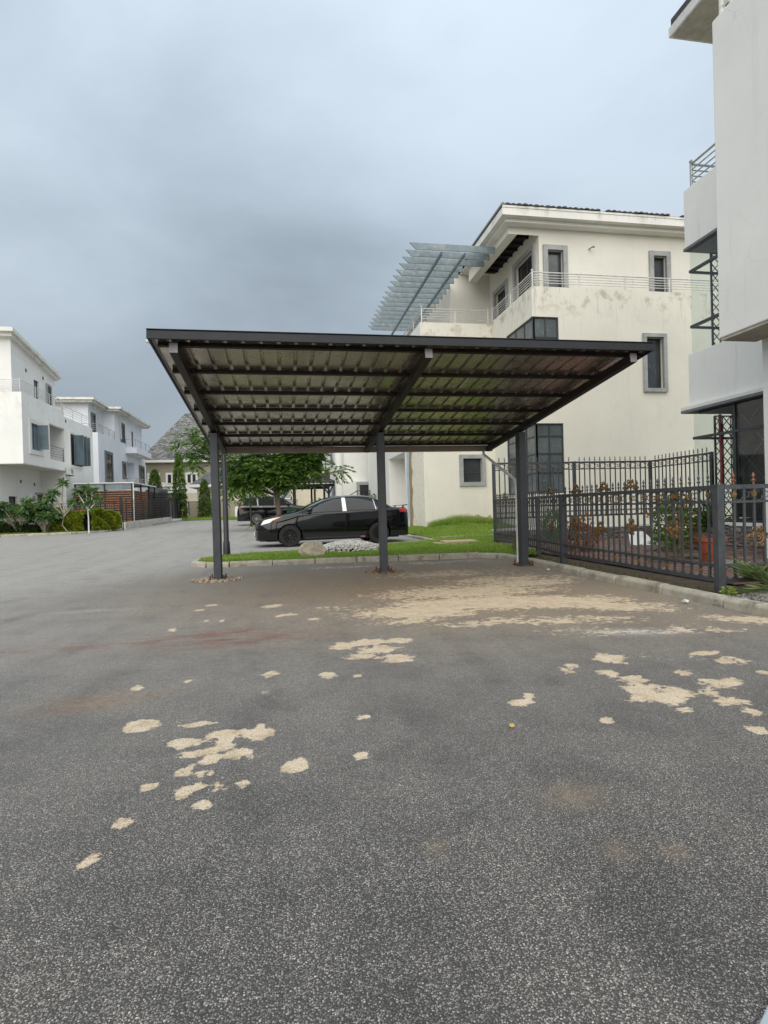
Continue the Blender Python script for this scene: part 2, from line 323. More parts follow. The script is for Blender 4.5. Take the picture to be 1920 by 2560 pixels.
# ------------------------------------------------------------------ helpers
ORG = {}
def V3(*a): return Vector(a)
class MB:
    """collects shapes in world (or local) coordinates; build() links them as one mesh object"""
    def __init__(s): s.v = []; s.f = []
    def quad(s, a, b, c, d):
        n = len(s.v); s.v += [tuple(a), tuple(b), tuple(c), tuple(d)]; s.f.append((n, n + 1, n + 2, n + 3)); return s
    def box(s, x0, y0, z0, x1, y1, z1):
        n = len(s.v)
        s.v += [(x, y, z) for z in (z0, z1) for y in (y0, y1) for x in (x0, x1)]
        s.f += [tuple(n + i for i in q) for q in ((0, 2, 3, 1), (4, 5, 7, 6), (0, 1, 5, 4), (2, 6, 7, 3), (0, 4, 6, 2), (1, 3, 7, 5))]; return s
    def obox(s, c, a, b, d):
        """box from centre and three half vectors"""
        c, a, b, d = Vector(c), Vector(a), Vector(b), Vector(d); n = len(s.v)
        s.v += [tuple(c + a * i + b * j + d * k) for k in (-1, 1) for j in (-1, 1) for i in (-1, 1)]
        s.f += [tuple(n + i for i in q) for q in ((0, 2, 3, 1), (4, 5, 7, 6), (0, 1, 5, 4), (2, 6, 7, 3), (0, 4, 6, 2), (1, 3, 7, 5))]; return s
    def bar(s, p, q, w, h, up=(0, 0, 1)):
        p, q = Vector(p), Vector(q); d = q - p; side = d.cross(Vector(up))
        if side.length < 1e-6: side = d.cross(Vector((1, 0, 0)))
        side.normalize(); u = side.cross(d).normalized()
        return s.obox((p + q) / 2, d / 2, side * w / 2, u * h / 2)
    def tube(s, pts, r, n=8, closed=False, caps=True):
        pts = [Vector(p) for p in pts]; k = len(pts); b0 = len(s.v); prev = None
        rr = r if isinstance(r, (list, tuple)) else [r] * k
        for i, p in enumerate(pts):
            if closed: t = pts[(i + 1) % k] - pts[i - 1]
            else: t = pts[min(i + 1, k - 1)] - pts[max(i - 1, 0)]
            t.normalize()
            if prev is None:
                a = t.cross(Vector((0, 0, 1)));
                if a.length < .05: a = t.cross(Vector((1, 0, 0)))
            else: a = prev - t * prev.dot(t)
            a.normalize(); prev = a; c = t.cross(a)
            for j in range(n):
                an = 2 * math.pi * j / n; s.v.append(tuple(p + (a * math.cos(an) + c * math.sin(an)) * rr[i]))
        for i in range(k if closed else k - 1):
            for j in range(n):
                a0 = b0 + i * n; a1 = b0 + ((i + 1) % k) * n
                s.f.append((a0 + j, a0 + (j + 1) % n, a1 + (j + 1) % n, a1 + j))
        if not closed and caps:
            s.f.append(tuple(b0 + j for j in reversed(range(n)))); s.f.append(tuple(b0 + (k - 1) * n + j for j in range(n)))
        return s
    def lathe(s, prof, n=16, c=(0, 0, 0), axis='z', caps=True):
        b0 = len(s.v)
        for r, h in prof:
            for j in range(n):
                a = 2 * math.pi * j / n; u, w = r * math.cos(a), r * math.sin(a)
                p = {'z': (u, w, h), 'y': (u, h, w), 'x': (h, u, w)}[axis]
                s.v.append((p[0] + c[0], p[1] + c[1], p[2] + c[2]))
        for i in range(len(prof) - 1):
            for j in range(n):
                s.f.append((b0 + i * n + j, b0 + i * n + (j + 1) % n, b0 + (i + 1) * n + (j + 1) % n, b0 + (i + 1) * n + j))
        if caps: s.f.append(tuple(b0 + j for j in range(n))); s.f.append(tuple(b0 + (len(prof) - 1) * n + j for j in range(n)))
        return s
    def prism(s, poly, ext):
        """poly: list of 3D points, ext: extrusion vector"""
        n = len(s.v); k = len(poly); e = Vector(ext)
        s.v += [tuple(p) for p in poly] + [tuple(Vector(p) + e) for p in poly]
        s.f.append(tuple(range(n, n + k))); s.f.append(tuple(reversed(range(n + k, n + 2 * k))))
        for i in range(k): s.f.append((n + i, n + (i + 1) % k, n + k + (i + 1) % k, n + k + i))
        return s
    def mesh(s, name, mat, org=(0, 0, 0), smooth=False):
        me = bpy.data.meshes.new(name)
        me.from_pydata([(a - org[0], b - org[1], c - org[2]) for a, b, c in s.v], [], s.f)
        me.materials.append(M[mat] if isinstance(mat, str) else mat)
        if smooth: me.polygons.foreach_set('use_smooth', [True] * len(me.polygons))
        bm = bmesh.new(); bm.from_mesh(me); bmesh.ops.recalc_face_normals(bm, faces=bm.faces); bm.to_mesh(me); bm.free()
        return me
    def build(s, name, mat, parent=None, smooth=False, bevel=0, org=None):
        if org is None: org = ORG.get(parent, (0, 0, 0)) if parent else (0, 0, 0)
        o = bpy.data.objects.new(name, s.mesh(name, mat, org, smooth)); COL.objects.link(o)
        if parent: o.parent = parent; ORG[o] = org
        if bevel:
            md = o.modifiers.new('bevel', 'BEVEL'); md.width = bevel; md.segments = 2; md.limit_method = 'ANGLE'
        if smooth:
            try: o.data.set_sharp_from_angle(angle=R(40))
            except Exception: pass
        return o
def tag(o, label, cat=None, group=None, kind=None):
    o['label'] = label
    if cat: o['category'] = cat
    if group: o['group'] = group
    if kind: o['kind'] = kind
    return o
def thing(name, label, cat, loc, rz=0, group=None, local=False):
    o = bpy.data.objects.new(name, None); COL.objects.link(o); o.location = loc; o.rotation_euler = (0, 0, rz); o.empty_display_size = .2
    ORG[o] = (0, 0, 0) if (local or rz) else tuple(loc)
    return tag(o, label, cat, group)
def inst(me, name, parent, loc=(0, 0, 0), rot=(0, 0, 0), scale=None):
    """a copy of an alike piece: shares mesh data; loc in world coordinates unless the thing is local"""
    o = bpy.data.objects.new(name, me); COL.objects.link(o); og = ORG.get(parent, (0, 0, 0))
    o.parent = parent; o.location = (loc[0] - og[0], loc[1] - og[1], loc[2] - og[2]); o.rotation_euler = rot
    if scale: o.scale = scale
    return o
def np_obj(name, V, F, mat, parent=None, org=(0, 0, 0)):
    V = np.asarray(V, float).reshape(-1, 3) - np.array(org); F = np.asarray(F, np.int32); k = F.shape[1]
    me = bpy.data.meshes.new(name); me.vertices.add(len(V)); me.vertices.foreach_set('co', V.ravel())
    me.loops.add(F.size); me.loops.foreach_set('vertex_index', F.ravel()); me.polygons.add(len(F))
    me.polygons.foreach_set('loop_start', np.arange(0, F.size, k, dtype=np.int32)); me.polygons.foreach_set('loop_total', np.full(len(F), k, np.int32))
    me.update(calc_edges=True); me.validate(); me.materials.append(M[mat])
    o = bpy.data.objects.new(name, me); COL.objects.link(o)
    if parent: o.parent = parent; ORG[o] = org
    return o
def struct(o): o['kind'] = 'structure'; return o
def gz(y): return 0. if y < 22 else .012 * (min(y, 90) - 22)

# leaf helper: arrays of diamond leaves; P centres (n,3), D tip directions, length, width
def leaf_geo(P, D, ln, wd, up=None):
    P = np.asarray(P); n = len(P); D = D / (np.linalg.norm(D, axis=1, keepdims=True) + 1e-9)
    A = rng.normal(size=(n, 3)) if up is None else up
    Sd = np.cross(D, A); Sd /= (np.linalg.norm(Sd, axis=1, keepdims=True) + 1e-9)
    ln = np.broadcast_to(ln, (n,))[:, None]; wd = np.broadcast_to(wd, (n,))[:, None]
    Vv = np.stack([P, P + D * ln * .45 + Sd * wd / 2, P + D * ln, P + D * ln * .45 - Sd * wd / 2], 1)
    return Vv.reshape(-1, 3), np.arange(4 * n).reshape(-1, 4)

# ------------------------------------------------------------------ ground and asphalt
g = MB(); 
ys = [-60, 22, 40, 60, 90, 250, 900]
for a, b2 in zip(ys[:-1], ys[1:]): g.quad((-900, a, gz(a) - .05), (900, a, gz(a) - .05), (900, b2, gz(b2) - .05), (-900, b2, gz(b2) - .05))
struct(g.build('ground', 'earth_ground'))

CREAM = [(-0.76, 3.09, .092, .108), (-.46, 3.04, .102, .045), (-.32, 2.88, .114, .06), (-.17, 2.86, .102, .105), (-.5, 2.82, .082, .081), (-.32, 2.75, .061, .076), (-.45, 2.67, .081, .04), (-.23, 2.62, .073, .065), (-.36, 2.59, .051, .06), (-.45, 2.5, .045, .046), (.02, 2.43, .073, .07), (-.36, 2.46, .03, .03), (-.42, 2.3, .051, .061), (-.57, 2.39, .03, .032), (-.29, 2.33, .025, .028), (-.21, 2.32, .028, .03), (-.33, 2.2, .055, .05), (-.37, 2.35, .041, .025), (-.59, 2.13, .045, .04), (-.65, 1.93, .04, .036), (.31, 2.48, .035, .038), (1.26, 2.92, .082, .076), (1.35, 3.01, .035, .056), (-.13, 3.85, .07, .075), (-.95, 3.78, .037, .055), (-.65, 3.85, .035, .045), (.26, 3.73, .067, .075), (.44, 3.66, .035, .05), (-.15, 3.48, .035, .04), (.38, 2.93, .045, .03), (1.57, 2.58, .028, .03),
 (1.8, 3.4, .05, .092), (1.89, 3.51, .06, .06), (2.23, 3.6, .12, .16), (2.02, 3.29, .075, .09), (2.08, 3.12, .1, .1), (2.05, 2.82, .19, .13), (2.03, 2.97, .13, .075), (2.2, 2.85, .06, .13), (2.05, 2.6, .07, .055), (2.95, 3.32, .12, .1), (2.47, 3.16, .06, .07), (2.56, 2.93, .14, .1), (2.37, 2.81, .06, .075), (2.35, 2.64, .12, .08), (2.34, 2.51, .06, .065), (2.18, 2.3, .06, .055), (2.93, 3.54, .136, .07), (2.94, 3.05, .04, .06),
 (.44, 4.49, .136, .131), (.65, 4.56, .165, .127), (.7, 4.28, .187, .147), (.78, 4.02, .146, .132), (.53, 4.15, .15, .1), (.92, 4.55, .133, .112), (-.17, 6.62, .168, .14), (-.88, 6.92, .09, .095), (-.97, 6.63, .07, .09), (.01, 6.0, .1, .08), (-1.08, 5.58, .05, .09), (-.07, 5.96, .08, .055), (-.81, 5.94, .04, .07), (-.65, 5.91, .035, .07), (.27, 5.68, .075, .07)]
xs = np.unique(np.concatenate([np.linspace(-200, -14, 8), np.linspace(-14, -1.7, 24), np.arange(-1.7, 4.36, .035), np.linspace(4.36, 9, 10), np.linspace(9, 60, 6)]))
yv = np.unique(np.concatenate([np.linspace(-60, .8, 8), np.arange(.8, 7.6, .035), np.linspace(7.6, 14, 40), np.linspace(14, 40, 30), np.linspace(40, 95, 14)]))
GX, GY = np.meshgrid(xs, yv); nx, ny = len(xs), len(yv)
GZ = np.vectorize(gz)(GY)
idx = np.arange(nx * ny).reshape(ny, nx)
F = np.stack([idx[:-1, :-1], idx[:-1, 1:], idx[1:, 1:], idx[1:, :-1]], -1).reshape(-1, 4)
# keep the asphalt out of the planted yard at the right, the houses on the left
cxm = (GX[:-1, :-1] + GX[1:, 1:]).ravel() / 2; cym = (GY[:-1, :-1] + GY[1:, 1:]).ravel() / 2
keep = ~((cxm > 4.45) & (cym > 1.2) & (cym < 11.3)) & ~((cxm > 5.3) & (cym > 1.2) & (cym < 30)) & ~((cxm > 9)) & ~((cxm < -15.5) & (cym > 34)) & ~((cxm < -45)) & ~((cxm > 9) & (cym > -4))
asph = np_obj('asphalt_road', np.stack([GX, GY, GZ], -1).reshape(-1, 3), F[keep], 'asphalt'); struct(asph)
def blob(x, y, a, b2, rot=0):
    dx, dy = GX - x, GY - y; c, s_ = math.cos(rot), math.sin(rot); u, w = (dx * c + dy * s_) / a, (-dx * s_ + dy * c) / b2
    return np.exp(-(u * u + w * w) * .75)
cream = np.zeros_like(GX)
for x, y, a, b2 in CREAM: cream = np.maximum(cream, .74 * blob(x, y, max(a, .04) * 1.22, max(b2, .045) * 1.22))
big = np.zeros_like(GX)
for x, y, a, b2, k, ro in [(1.35, 5.75, 1.0, .5, .74, -.1), (2.1, 6.0, 1.5, .65, .76, 0), (2.95, 5.85, 1.2, .6, .72, -.2), (2.3, 6.9, 1.9, .9, .66, 0), (1.2, 5.3, .7, .25, .60, 0), (3.4, 5.4, .9, .5, .66, -.4), (2.5, 4.9, 1.3, .4, .55, -.25), (2.6, 4.4, 1.0, .35, .53, -.3), (4.1, 4.4, .5, .3, .68, -.6), (3.4, 4.2, .8, .3, .52, -.3), (1.7, 5.0, .9, .3, .53, 0), (3.2, 7.6, 1.6, 1.1, .62, 0), (2.6, 8.8, 2.2, .9, .54, 0), (.6, 6.3, .7, .4, .48, 0), (1.0, 10.6, 1.5, .4, .54, 0), (3.0, 10.7, 1.4, .4, .54, 0), (2.6, 3.4, 1.0, .6, .40, 0), (0, 5.6, .8, .8, .36, 0)]:
    big = np.maximum(big, k * blob(x, y, a, b2, ro))
cream = np.maximum(cream, big)
dust = np.zeros_like(GX)
for x, y, a, b2, k in [(1.6, 7.6, 2.6, 1.6, .98), (1.8, 9.4, 3.0, 1.5, .85), (2.6, 6.2, 2.6, 1.4, .95), (3.2, 4.9, 1.5, .8, .55), (.2, 6.6, 1.3, .8, .5), (-1.15, 3.57, .28, .14, .65), (-.9, 3.62, .2, .08, .5), (4.2, 7.5, .4, 3, .5), (1.05, 1.95, .1, .07, .5), (1.0, 1.6, .05, .04, .45), (1.17, 1.56, .04, .04, .4), (.45, 1.75, .03, .03, .5)]:
    dust = np.maximum(dust, k * blob(x, y, a, b2))
red = np.zeros_like(GX)
for x, y, a, b2, k, ro in [(-.84, 5.2, .55, .13, .95, .25), (-.4, 4.95, .6, .2, .8, .1), (-1.78, 5.08, .7, .12, .6, .1), (-.55, 5.3, .5, .12, .8, 0), (2.0, 6.9, .5, .3, .6, 0), (1.3, 7.1, .5, .2, .5, 0), (-1.25, 3.5, .2, .1, .4, 0), (.1, 4.9, .4, .1, .5, 0)]:
    red = np.maximum(red, k * blob(x, y, a, b2, ro))
lime = .75 * np.maximum(blob(2.9, 4.24, .3, .1, -.3), .6 * blob(-2.2, 7, .4, .1))
t = np.clip((-GX - 1.2 + (GY - 5.5) * .55) / 5.5, 0, 1); worn_grazing = t * t * (3 - 2 * t) * np.clip((GY - 2.2) / 5, 0, 1)
worn_grazing = np.maximum(worn_grazing, .62 * np.clip((GY - 1.6) / 4.2, 0, 1)); worn_grazing = np.maximum(worn_grazing, np.clip((GY - 11.8) / 2.5, 0, 1)) * .95  # paler with distance along Y: grazing-view brightening painted into the albedo
for nm, a in (('cream', cream), ('dust', dust), ('red', red), ('lime', lime), ('worn_grazing', worn_grazing)):
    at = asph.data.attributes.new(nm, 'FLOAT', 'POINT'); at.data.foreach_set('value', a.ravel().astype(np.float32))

# ------------------------------------------------------------------ kerbs: every stone a piece of its own
def kerb(name, pts, w=.13, h=.11, ln=.92, gap=.012, mat='kerb_concrete', z=0.):
    k = MB(); 
    pts = [Vector((*p, 0)) for p in pts]
    root = None; n = 0
    for a, c in zip(pts[:-1], pts[1:]):
        d = c - a; L_ = d.length; d.normalize(); s_ = Vector((-d.y, d.x, 0)); cnt = max(1, round(L_ / ln)); st = L_ / cnt
        for i in range(cnt):
            p = a + d * (st * i + gap / 2); q = a + d * (st * (i + 1) - gap / 2)
            dz = random.uniform(-.008, .008); jt = random.uniform(-.008, .008); zz = z + gz(p.y)
            prof = [(-w / 2, -.06), (-w / 2, h * .72), (-w * .28, h), (w / 2, h), (w / 2, -.06)]
            poly = [p + s_ * (u + jt) + Vector((0, 0, v + dz + zz)) for u, v in prof]
            mb = MB().prism(poly, q - p)
            if root is None:
                bed = MB()
                for a2, c2 in zip(pts[:-1], pts[1:]): bed.bar(a2 + Vector((0, 0, z + gz(a2.y) + h * .25 - .04)), c2 + Vector((0, 0, z + gz(c2.y) + h * .25 - .04)), w * .82, h * .5)
                root = struct(bed.build(name, 'soil')); root['label'] = 'mortar bed under the ' + name.replace('_', ' ')
            mb.build('kerb_stone', mat, root, bevel=.012)
    return root
nose = [(-.35, 13.9), (-1.05, 13.6), (-1.6, 13.2), (-1.88, 12.7), (-1.86, 12.15), (-1.55, 11.78), (-1.1, 11.66)]
kerb('island_kerb', nose + [(4.0, 11.22), (4.3, 11.0), (4.4, 10.6)], ln=.85)
kerb('yard_kerb', [(4.4, 10.58), (4.38, 1.2)], ln=.9)
kerb('drive_kerb', [(4.6, 24.0), (4.55, 16.0)], ln=.9, h=.09)
kerb('roadside_kerb', [(-40, 30.6), (-14.8, 32.8), (-11.6, 33.6), (-10.4, 35.2), (-9.95, 37.5), (-9.8, 62)], ln=1.0, h=.12)
kerb('far_island_kerb', [(-2.2, 33.0), (.9, 32.6), (1.0, 33.8)], ln=.9, h=.1)

# ------------------------------------------------------------------ lawn between kerb, fence and villa
lawn_poly = [(-.35, 13.85), (-1.05, 13.53), (-1.54, 13.15), (-1.8, 12.68), (-1.78, 12.2), (-1.5, 11.86), (-1.1, 11.73), (4.05, 11.3), (4.35, 11.05), (4.5, 10.6), (4.95, 10.5), (5.1, 10.75), (5.47, 14.05), (6.4, 14.9), (8.6, 15.4), (8.6, 22.0), (5.62, 22.0), (5.62, 24), (4.66, 24), (4.6, 16.0), (1.6, 14.6)]
def inpoly(P, poly):
    x, y = P[:, 0], P[:, 1]; c = np.zeros(len(P), bool); n = len(poly)
    for i in range(n):
        x0, y0 = poly[i]; x1, y1 = poly[i - 1]
        c ^= ((y0 > y) != (y1 > y)) & (x < (x1 - x0) * (y - y0) / (y1 - y0 + 1e-12) + x0)
    return c
def lz(x, y): return .085 + .03 * np.clip(y - 15, 0, 7) * np.clip((x - 4.75) / 1.1, 0, 1) + .03 * np.sin(x * 1.7) * np.clip((y - 14) / 6, 0, 1) + .18 * np.exp(-((x - 6.9) / .9) ** 2 - ((y - 21.4) / 1.2) ** 2)
from mathutils.geometry import delaunay_2d_cdt
gp0 = np.array([(x, y) for x in np.arange(-2, 8.7, .45) for y in np.arange(11, 24, .45)]); gp0 = gp0[inpoly(gp0, lawn_poly)]
npl = len(lawn_poly); dv_ = [Vector(p) for p in lawn_poly] + [Vector(p) for p in gp0.tolist()]
rv, _, rf_, *_ = delaunay_2d_cdt(dv_, [(i, (i + 1) % npl) for i in range(npl)], [], 0, 1e-4)
rf_ = [f for f in rf_ if inpoly(np.array([np.mean([rv[i][:] for i in f], 0)]), lawn_poly)[0]]
me = bpy.data.meshes.new('lawn'); me.from_pydata([(p.x, p.y, float(lz(p.x, p.y))) for p in rv], [], [tuple(f) for f in rf_]); me.materials.append(M['lawn_soil'])
lawn = bpy.data.objects.new('lawn', me); COL.objects.link(lawn); struct(lawn)
def grass(name, label, poly, n, h0, h1, zf, holes=(), box=None, mat='grass_blade'):
    bx = box or (min(p[0] for p in poly), max(p[0] for p in poly), min(p[1] for p in poly), max(p[1] for p in poly))
    P = np.stack([rng.uniform(bx[0], bx[1], n), rng.uniform(bx[2], bx[3], n)], 1); P = P[inpoly(P, poly)]
    for hx, hy, a, c in holes: P = P[((P[:, 0] - hx) / a) ** 2 + ((P[:, 1] - hy) / c) ** 2 > 1]
    k = len(P); z = zf(P[:, 0], P[:, 1]); pat = .75 + .5 * (np.sin(P[:, 0] * 2.3 + 1) * np.sin(P[:, 1] * 3.1) * .5 + .5)
    hh = rng.uniform(h0, h1, k) * pat; a = rng.uniform(0, 6.28, k); w = rng.uniform(.005, .011, k); ln = rng.normal(0, .5, (k, 2)) * hh[:, None]
    B = np.stack([P[:, 0], P[:, 1], z], 1); dx = np.stack([np.cos(a) * w, np.sin(a) * w, np.zeros(k)], 1)
    T = B + np.stack([ln[:, 0], ln[:, 1], hh], 1)
    Vv = np.stack([B - dx, B + dx, T], 1).reshape(-1, 3)
    o = np_obj(name, Vv, np.arange(3 * k).reshape(-1, 3), mat); return tag(o, label, 'grass', kind='stuff')
hl = [(1.55, 13.3, .85, .4), (.6, 12.4, .38, .3), (4.45, 14.3, .62, .5)]
front = [p for p in lawn_poly]
grass('grass', 'bright green lawn grass between the kerb, fence and cream villa', front, 330000, .035, .085, lz, hl)
# taller weeds along the foot of the villa wall
grass('weeds', 'tall weeds growing against the foot of the cream villa wall', [(5.7, 21.1), (8.5, 20.9), (8.5, 21.97), (5.7, 21.97)], 6000, .12, .34, lz)
# ------------------------------------------------------------------ carport
CX = [-1.085, 1.66, 4.21]; CY = 9.46; SL = .114; ZP = 2.40
YF, YB = 6.14, 11.09
def zb(y): return ZP + SL * (CY - y)            # underside of the rafters
car_t = thing('carport', 'charcoal steel carport with sloping corrugated metal roof on three posts', 'carport', (1.6, CY, 0))
BH = .105
for x in CX:
    po = MB().box(x - .058, CY - .09, .012, x + .058, CY + .09, zb(CY + .1) - .001)
    post = po.build('post', 'charcoal_paint', car_t, bevel=.004)
    MB().box(x + .0585, CY - .05, .02, x + .066, CY + .075, 2.2).build('post_web', 'black_paint', post)
    MB().box(x - .14, CY - .16, .004, x + .14, CY + .16, .018).build('base_plate', 'rust', post)
    for dx in (-.11, .11):
        for dy in (-.13, .13):
            MB().lathe([(.011, .018), (.011, .09)], 6, (x + dx, CY + dy, 0)).lathe([(.02, .02), (.02, .04)], 6, (x + dx, CY + dy, 0)).build('bolt', 'rust', post)
    MB().prism([(x + .059, CY - .03, .02), (x + .12, CY - .03, .02), (x + .059, CY - .03, .12)], (0, .008, 0)).build('gusset', 'rust', post)
    b_ = MB(); p, q = Vector((x, YF, zb(YF) + BH / 2)), Vector((x, YB, zb(YB) + BH / 2))
    bm_ = b_.bar(p, q, .085, BH).build('rafter', 'beam_paint', car_t, bevel=.003)
    d = (p - q).normalized()
    MB().bar(p + d * .001, p + d * .007, .086, BH + .002).build('end_cap', 'cap_grey', bm_)
ZT = BH
py = np.linspace(YF + .12, YB - .12, 7)
pur_h = .045
for i, y in enumerate(py):
    z = zb(y) + ZT + pur_h / 2 + .006
    MB().bar((-1.26, y, z), (4.38, y, z), .05, pur_h, up=(0, SL, 1)).build('purlin', 'beam_paint', car_t)
# profiled roof sheets, one object each; ribs stand up, so they read as channels from below
RX0, RX1, RY0, RY1 = -1.30, 4.40, YF - .07, YB + .1
pitch = (RX1 - RX0) / 30
def zs(y): return zb(y) + ZT + pur_h + .014
for sidx in range(6):
    prof = []
    for r_ in range(5):
        x0 = RX0 + (sidx * 5 + r_) * pitch
        prof += [(x0, 0), (x0 + pitch * .70, 0), (x0 + pitch * .75, .03), (x0 + pitch * .89, .03), (x0 + pitch * .94, 0)]
    prof.append((RX0 + (sidx + 1) * 5 * pitch + .002, 0)); dzs = .0015 * (sidx % 2)
    ms_ = MB(); nn = 15; yy = np.linspace(RY0, RY1, nn)
    for y in yy:
        for x, h in prof: ms_.v.append((x, y, zs(y) + h + dzs + .0012 * math.sin(y * 5 + sidx)))
    kk = len(prof)
    for i in range(nn - 1):
        for j in range(kk - 1): ms_.f.append((i * kk + j, i * kk + j + 1, (i + 1) * kk + j + 1, (i + 1) * kk + j))
    ms_.build('roof_sheet', 'roof_sheet', car_t)
# roofing screw washers where the ribs cross each purlin
wm = MB().box(-.012, -.006, -.012, .012, .006, .0).mesh('sheet_clip', 'cap_grey')
for y in py[1:]:
    for i in range(30):
        x = RX0 + pitch * (i + .82)
        if min(abs(x - c) for c in CX) < .06: continue
        inst(wm, 'sheet_clip', car_t, (x, y - .032, zs(y) - .004))
def flash(name, p, q, w, h): return MB().bar(p, q, w, h, up=(0, SL, 1)).build(name, 'flashing_paint', car_t, bevel=.003)
zf = zs(RY0)
flash('front_flashing', (RX0 - .03, RY0 - .012, zf - .012), (RX1 + .03, RY0 - .012, zf - .012), .02, .09)
MB().bar((RX0 - .03, RY0 + .06, zf + .036), (RX1 + .03, RY0 + .06, zf + .036), .17, .006, up=(0, SL, 1)).build('front_capping', 'flashing_paint', car_t)
for x in (RX0 - .02, RX1 + .02):
    MB().bar((x, RY0 + .001, zs(RY0) - .008), (x, RY1, zs(RY1) - .008), .018, .085).build('side_flashing', 'flashing_paint', car_t)
gy = RY1 + .03; gzz = zs(gy)
gut = MB(); xa, xb = RX0 + .05, RX1 - .05
gp = [(gy - .05, gzz - .01), (gy - .05, gzz - .125), (gy + .07, gzz - .125), (gy + .07, gzz - .01), (gy + .062, gzz - .01), (gy + .062, gzz - .117), (gy - .042, gzz - .117), (gy - .042, gzz - .01)]
gut.prism([(xa, a, c) for a, c in gp], (xb - xa, 0, 0)).build('gutter', 'gutter_brown', car_t)
dp = MB().tube([(4.16, gy + .01, gzz - .12), (4.16, gy - .02, gzz - .2), (4.165, CY + .2, 1.56), (4.165, CY + .125, 1.45), (4.165, CY + .125, .05)], .028, 10)
dp.build('downpipe', 'plastic_white', car_t, smooth=True)
# pebbles packed into the post footings
def pebbles(name, label, c, a, b2, n, r0_, r1_, mat, zfun=None, mound=0., cat='pebbles', hole=None):
    ico = bmesh.new(); bmesh.ops.create_icosphere(ico, subdivisions=1, radius=1); ico.verts.ensure_lookup_table()
    base = np.array([v.co[:] for v in ico.verts]); fc = np.array([[v.index for v in f.verts] for f in ico.faces]); ico.free()
    VV, FF = [], []; i = 0
    while i < n:
        u, w = random.gauss(0, .5), random.gauss(0, .5)
        if u * u + w * w > 1: continue
        x, y = c[0] + u * a, c[1] + w * b2
        if hole and abs(x - c[0]) < hole and abs(y - c[1]) < hole: continue
        r = random.uniform(r0_, r1_); sc = np.array([random.uniform(.7, 1.3), random.uniform(.7, 1.2), random.uniform(.5, .8)]) * r
        z = (zfun(x, y) if zfun else c[2]) + mound * max(0, 1 - u * u - w * w) + sc[2] * random.uniform(.2, .9)
        an = random.uniform(0, 6.28); Rm = np.array([[math.cos(an), -math.sin(an), 0], [math.sin(an), math.cos(an), 0], [0, 0, 1]])
        bb = base * (1 + rng.normal(0, .1, (len(base), 1)))
        VV.append((bb * sc) @ Rm.T + np.array([x, y, z])); FF.append(fc + i * len(base)); i += 1
    o = np_obj(name, np.concatenate(VV), np.concatenate(FF), mat); return tag(o, label, cat, kind='stuff')
pebbles('post_pebbles', 'tan pebbles ringing the foot of the leftmost carport post', (CX[0] - .02, CY, .0), .42, .36, 420, .012, .03, 'tan_pebble', hole=.06)
pebbles('post_pebbles', 'brown pebbles ringing the foot of the middle carport post', (CX[1], CY, .0), .34, .3, 360, .01, .024, 'brown_pebble', hole=.06)
pebbles('post_pebbles', 'few reddish pebbles at the foot of the carport post by the fence', (CX[2] + .04, CY, .0), .2, .24, 90, .01, .024, 'brown_pebble', hole=.1)
# ------------------------------------------------------------------ things on the grass island
pebbles('gravel_mound', 'low mound of white gravel on the grass behind the middle post', (1.5, 13.35, .09), .95, .5, 3800, .014, .032, 'white_gravel', mound=.24, cat='gravel')
def rock(name, label, c, s3, mat, seed, cuts=2):
    bm = bmesh.new(); bmesh.ops.create_icosphere(bm, subdivisions=3, radius=1); rn = random.Random(seed)
    pl = [(Vector((rn.gauss(0, 1), rn.gauss(0, 1), rn.gauss(.1, .8))).normalized(), rn.uniform(.45, .75)) for _ in range(9)]
    for v in bm.verts:
        for n_, d in pl:
            k = v.co.dot(n_) - d
            if k > 0: v.co -= n_ * k
        v.co = Vector((v.co.x * s3[0], v.co.y * s3[1], v.co.z * s3[2])) + Vector((rn.gauss(0, .004), rn.gauss(0, .004), rn.gauss(0, .004)))
    me = bpy.data.meshes.new(name); bm.to_mesh(me); bm.free(); me.materials.append(M[mat])
    o = bpy.data.objects.new(name, me); COL.objects.link(o); o.location = c; return tag(o, label, 'rock')
rock('rock', 'pale angular boulder sitting in the grass before the white gravel', (.6, 12.3, .2), (.31, .22, .27), 'rock_face', 3)
ds = thing('drain_cover', 'yellowish concrete drain cover slab lying on the lawn near the fence', 'drain cover', (4.45, 14.3, .1))
z0 = float(lz(4.45, 14.3))
MB().box(3.92, 13.95, z0 - .06, 4.72, 14.65, z0 + .05).build('frame_slab', 'board_yellow', ds, bevel=.01)
MB().box(4.1, 14.0, z0 + .052, 4.98, 14.55, z0 + .10).build('cover_slab', 'board_yellow', ds, bevel=.01)
pp = thing('path_strip', 'narrow concrete strip crossing the lawn beside the fence', 'path', (5.6, 16.6, .2))
MB().bar((4.75, 16.75, float(lz(5, 16.7)) + .0), (6.5, 16.55, float(lz(6.5, 16.6)) + .0), .22, .11).build('strip', 'concrete', pp)
# street lamp behind the left post
lp = thing('street_lamp', 'black street lamp pole with white lamp head behind the left post', 'street lamp', (-1.33, 13.4, .08))
lx, ly = -1.33, 13.4
MB().lathe([(.16, .08), (.16, .11), (.085, .13), (.075, .42), (.06, .44), (.055, 2.3), (.04, 2.34), (.034, 5.0)], 14, (lx, ly, 0)).build('pole', 'black_paint', lp, smooth=True)
MB().tube([(lx, ly, 4.85), (lx - .35, ly, 4.98), (lx - 1.0, ly, 5.0)], .025, 8).build('arm', 'black_paint', lp, smooth=True)
hd = MB().prism([(lx - .95, ly - .13, 4.93), (lx - 1.55, ly - .11, 4.97), (lx - 1.62, ly - .05, 4.99), (lx - 1.62, ly + .05, 4.99), (lx - 1.55, ly + .11, 4.97), (lx - .95, ly + .13, 4.93)], (0, 0, .06)).build('lamp_head', 'plastic_white', lp, bevel=.01)
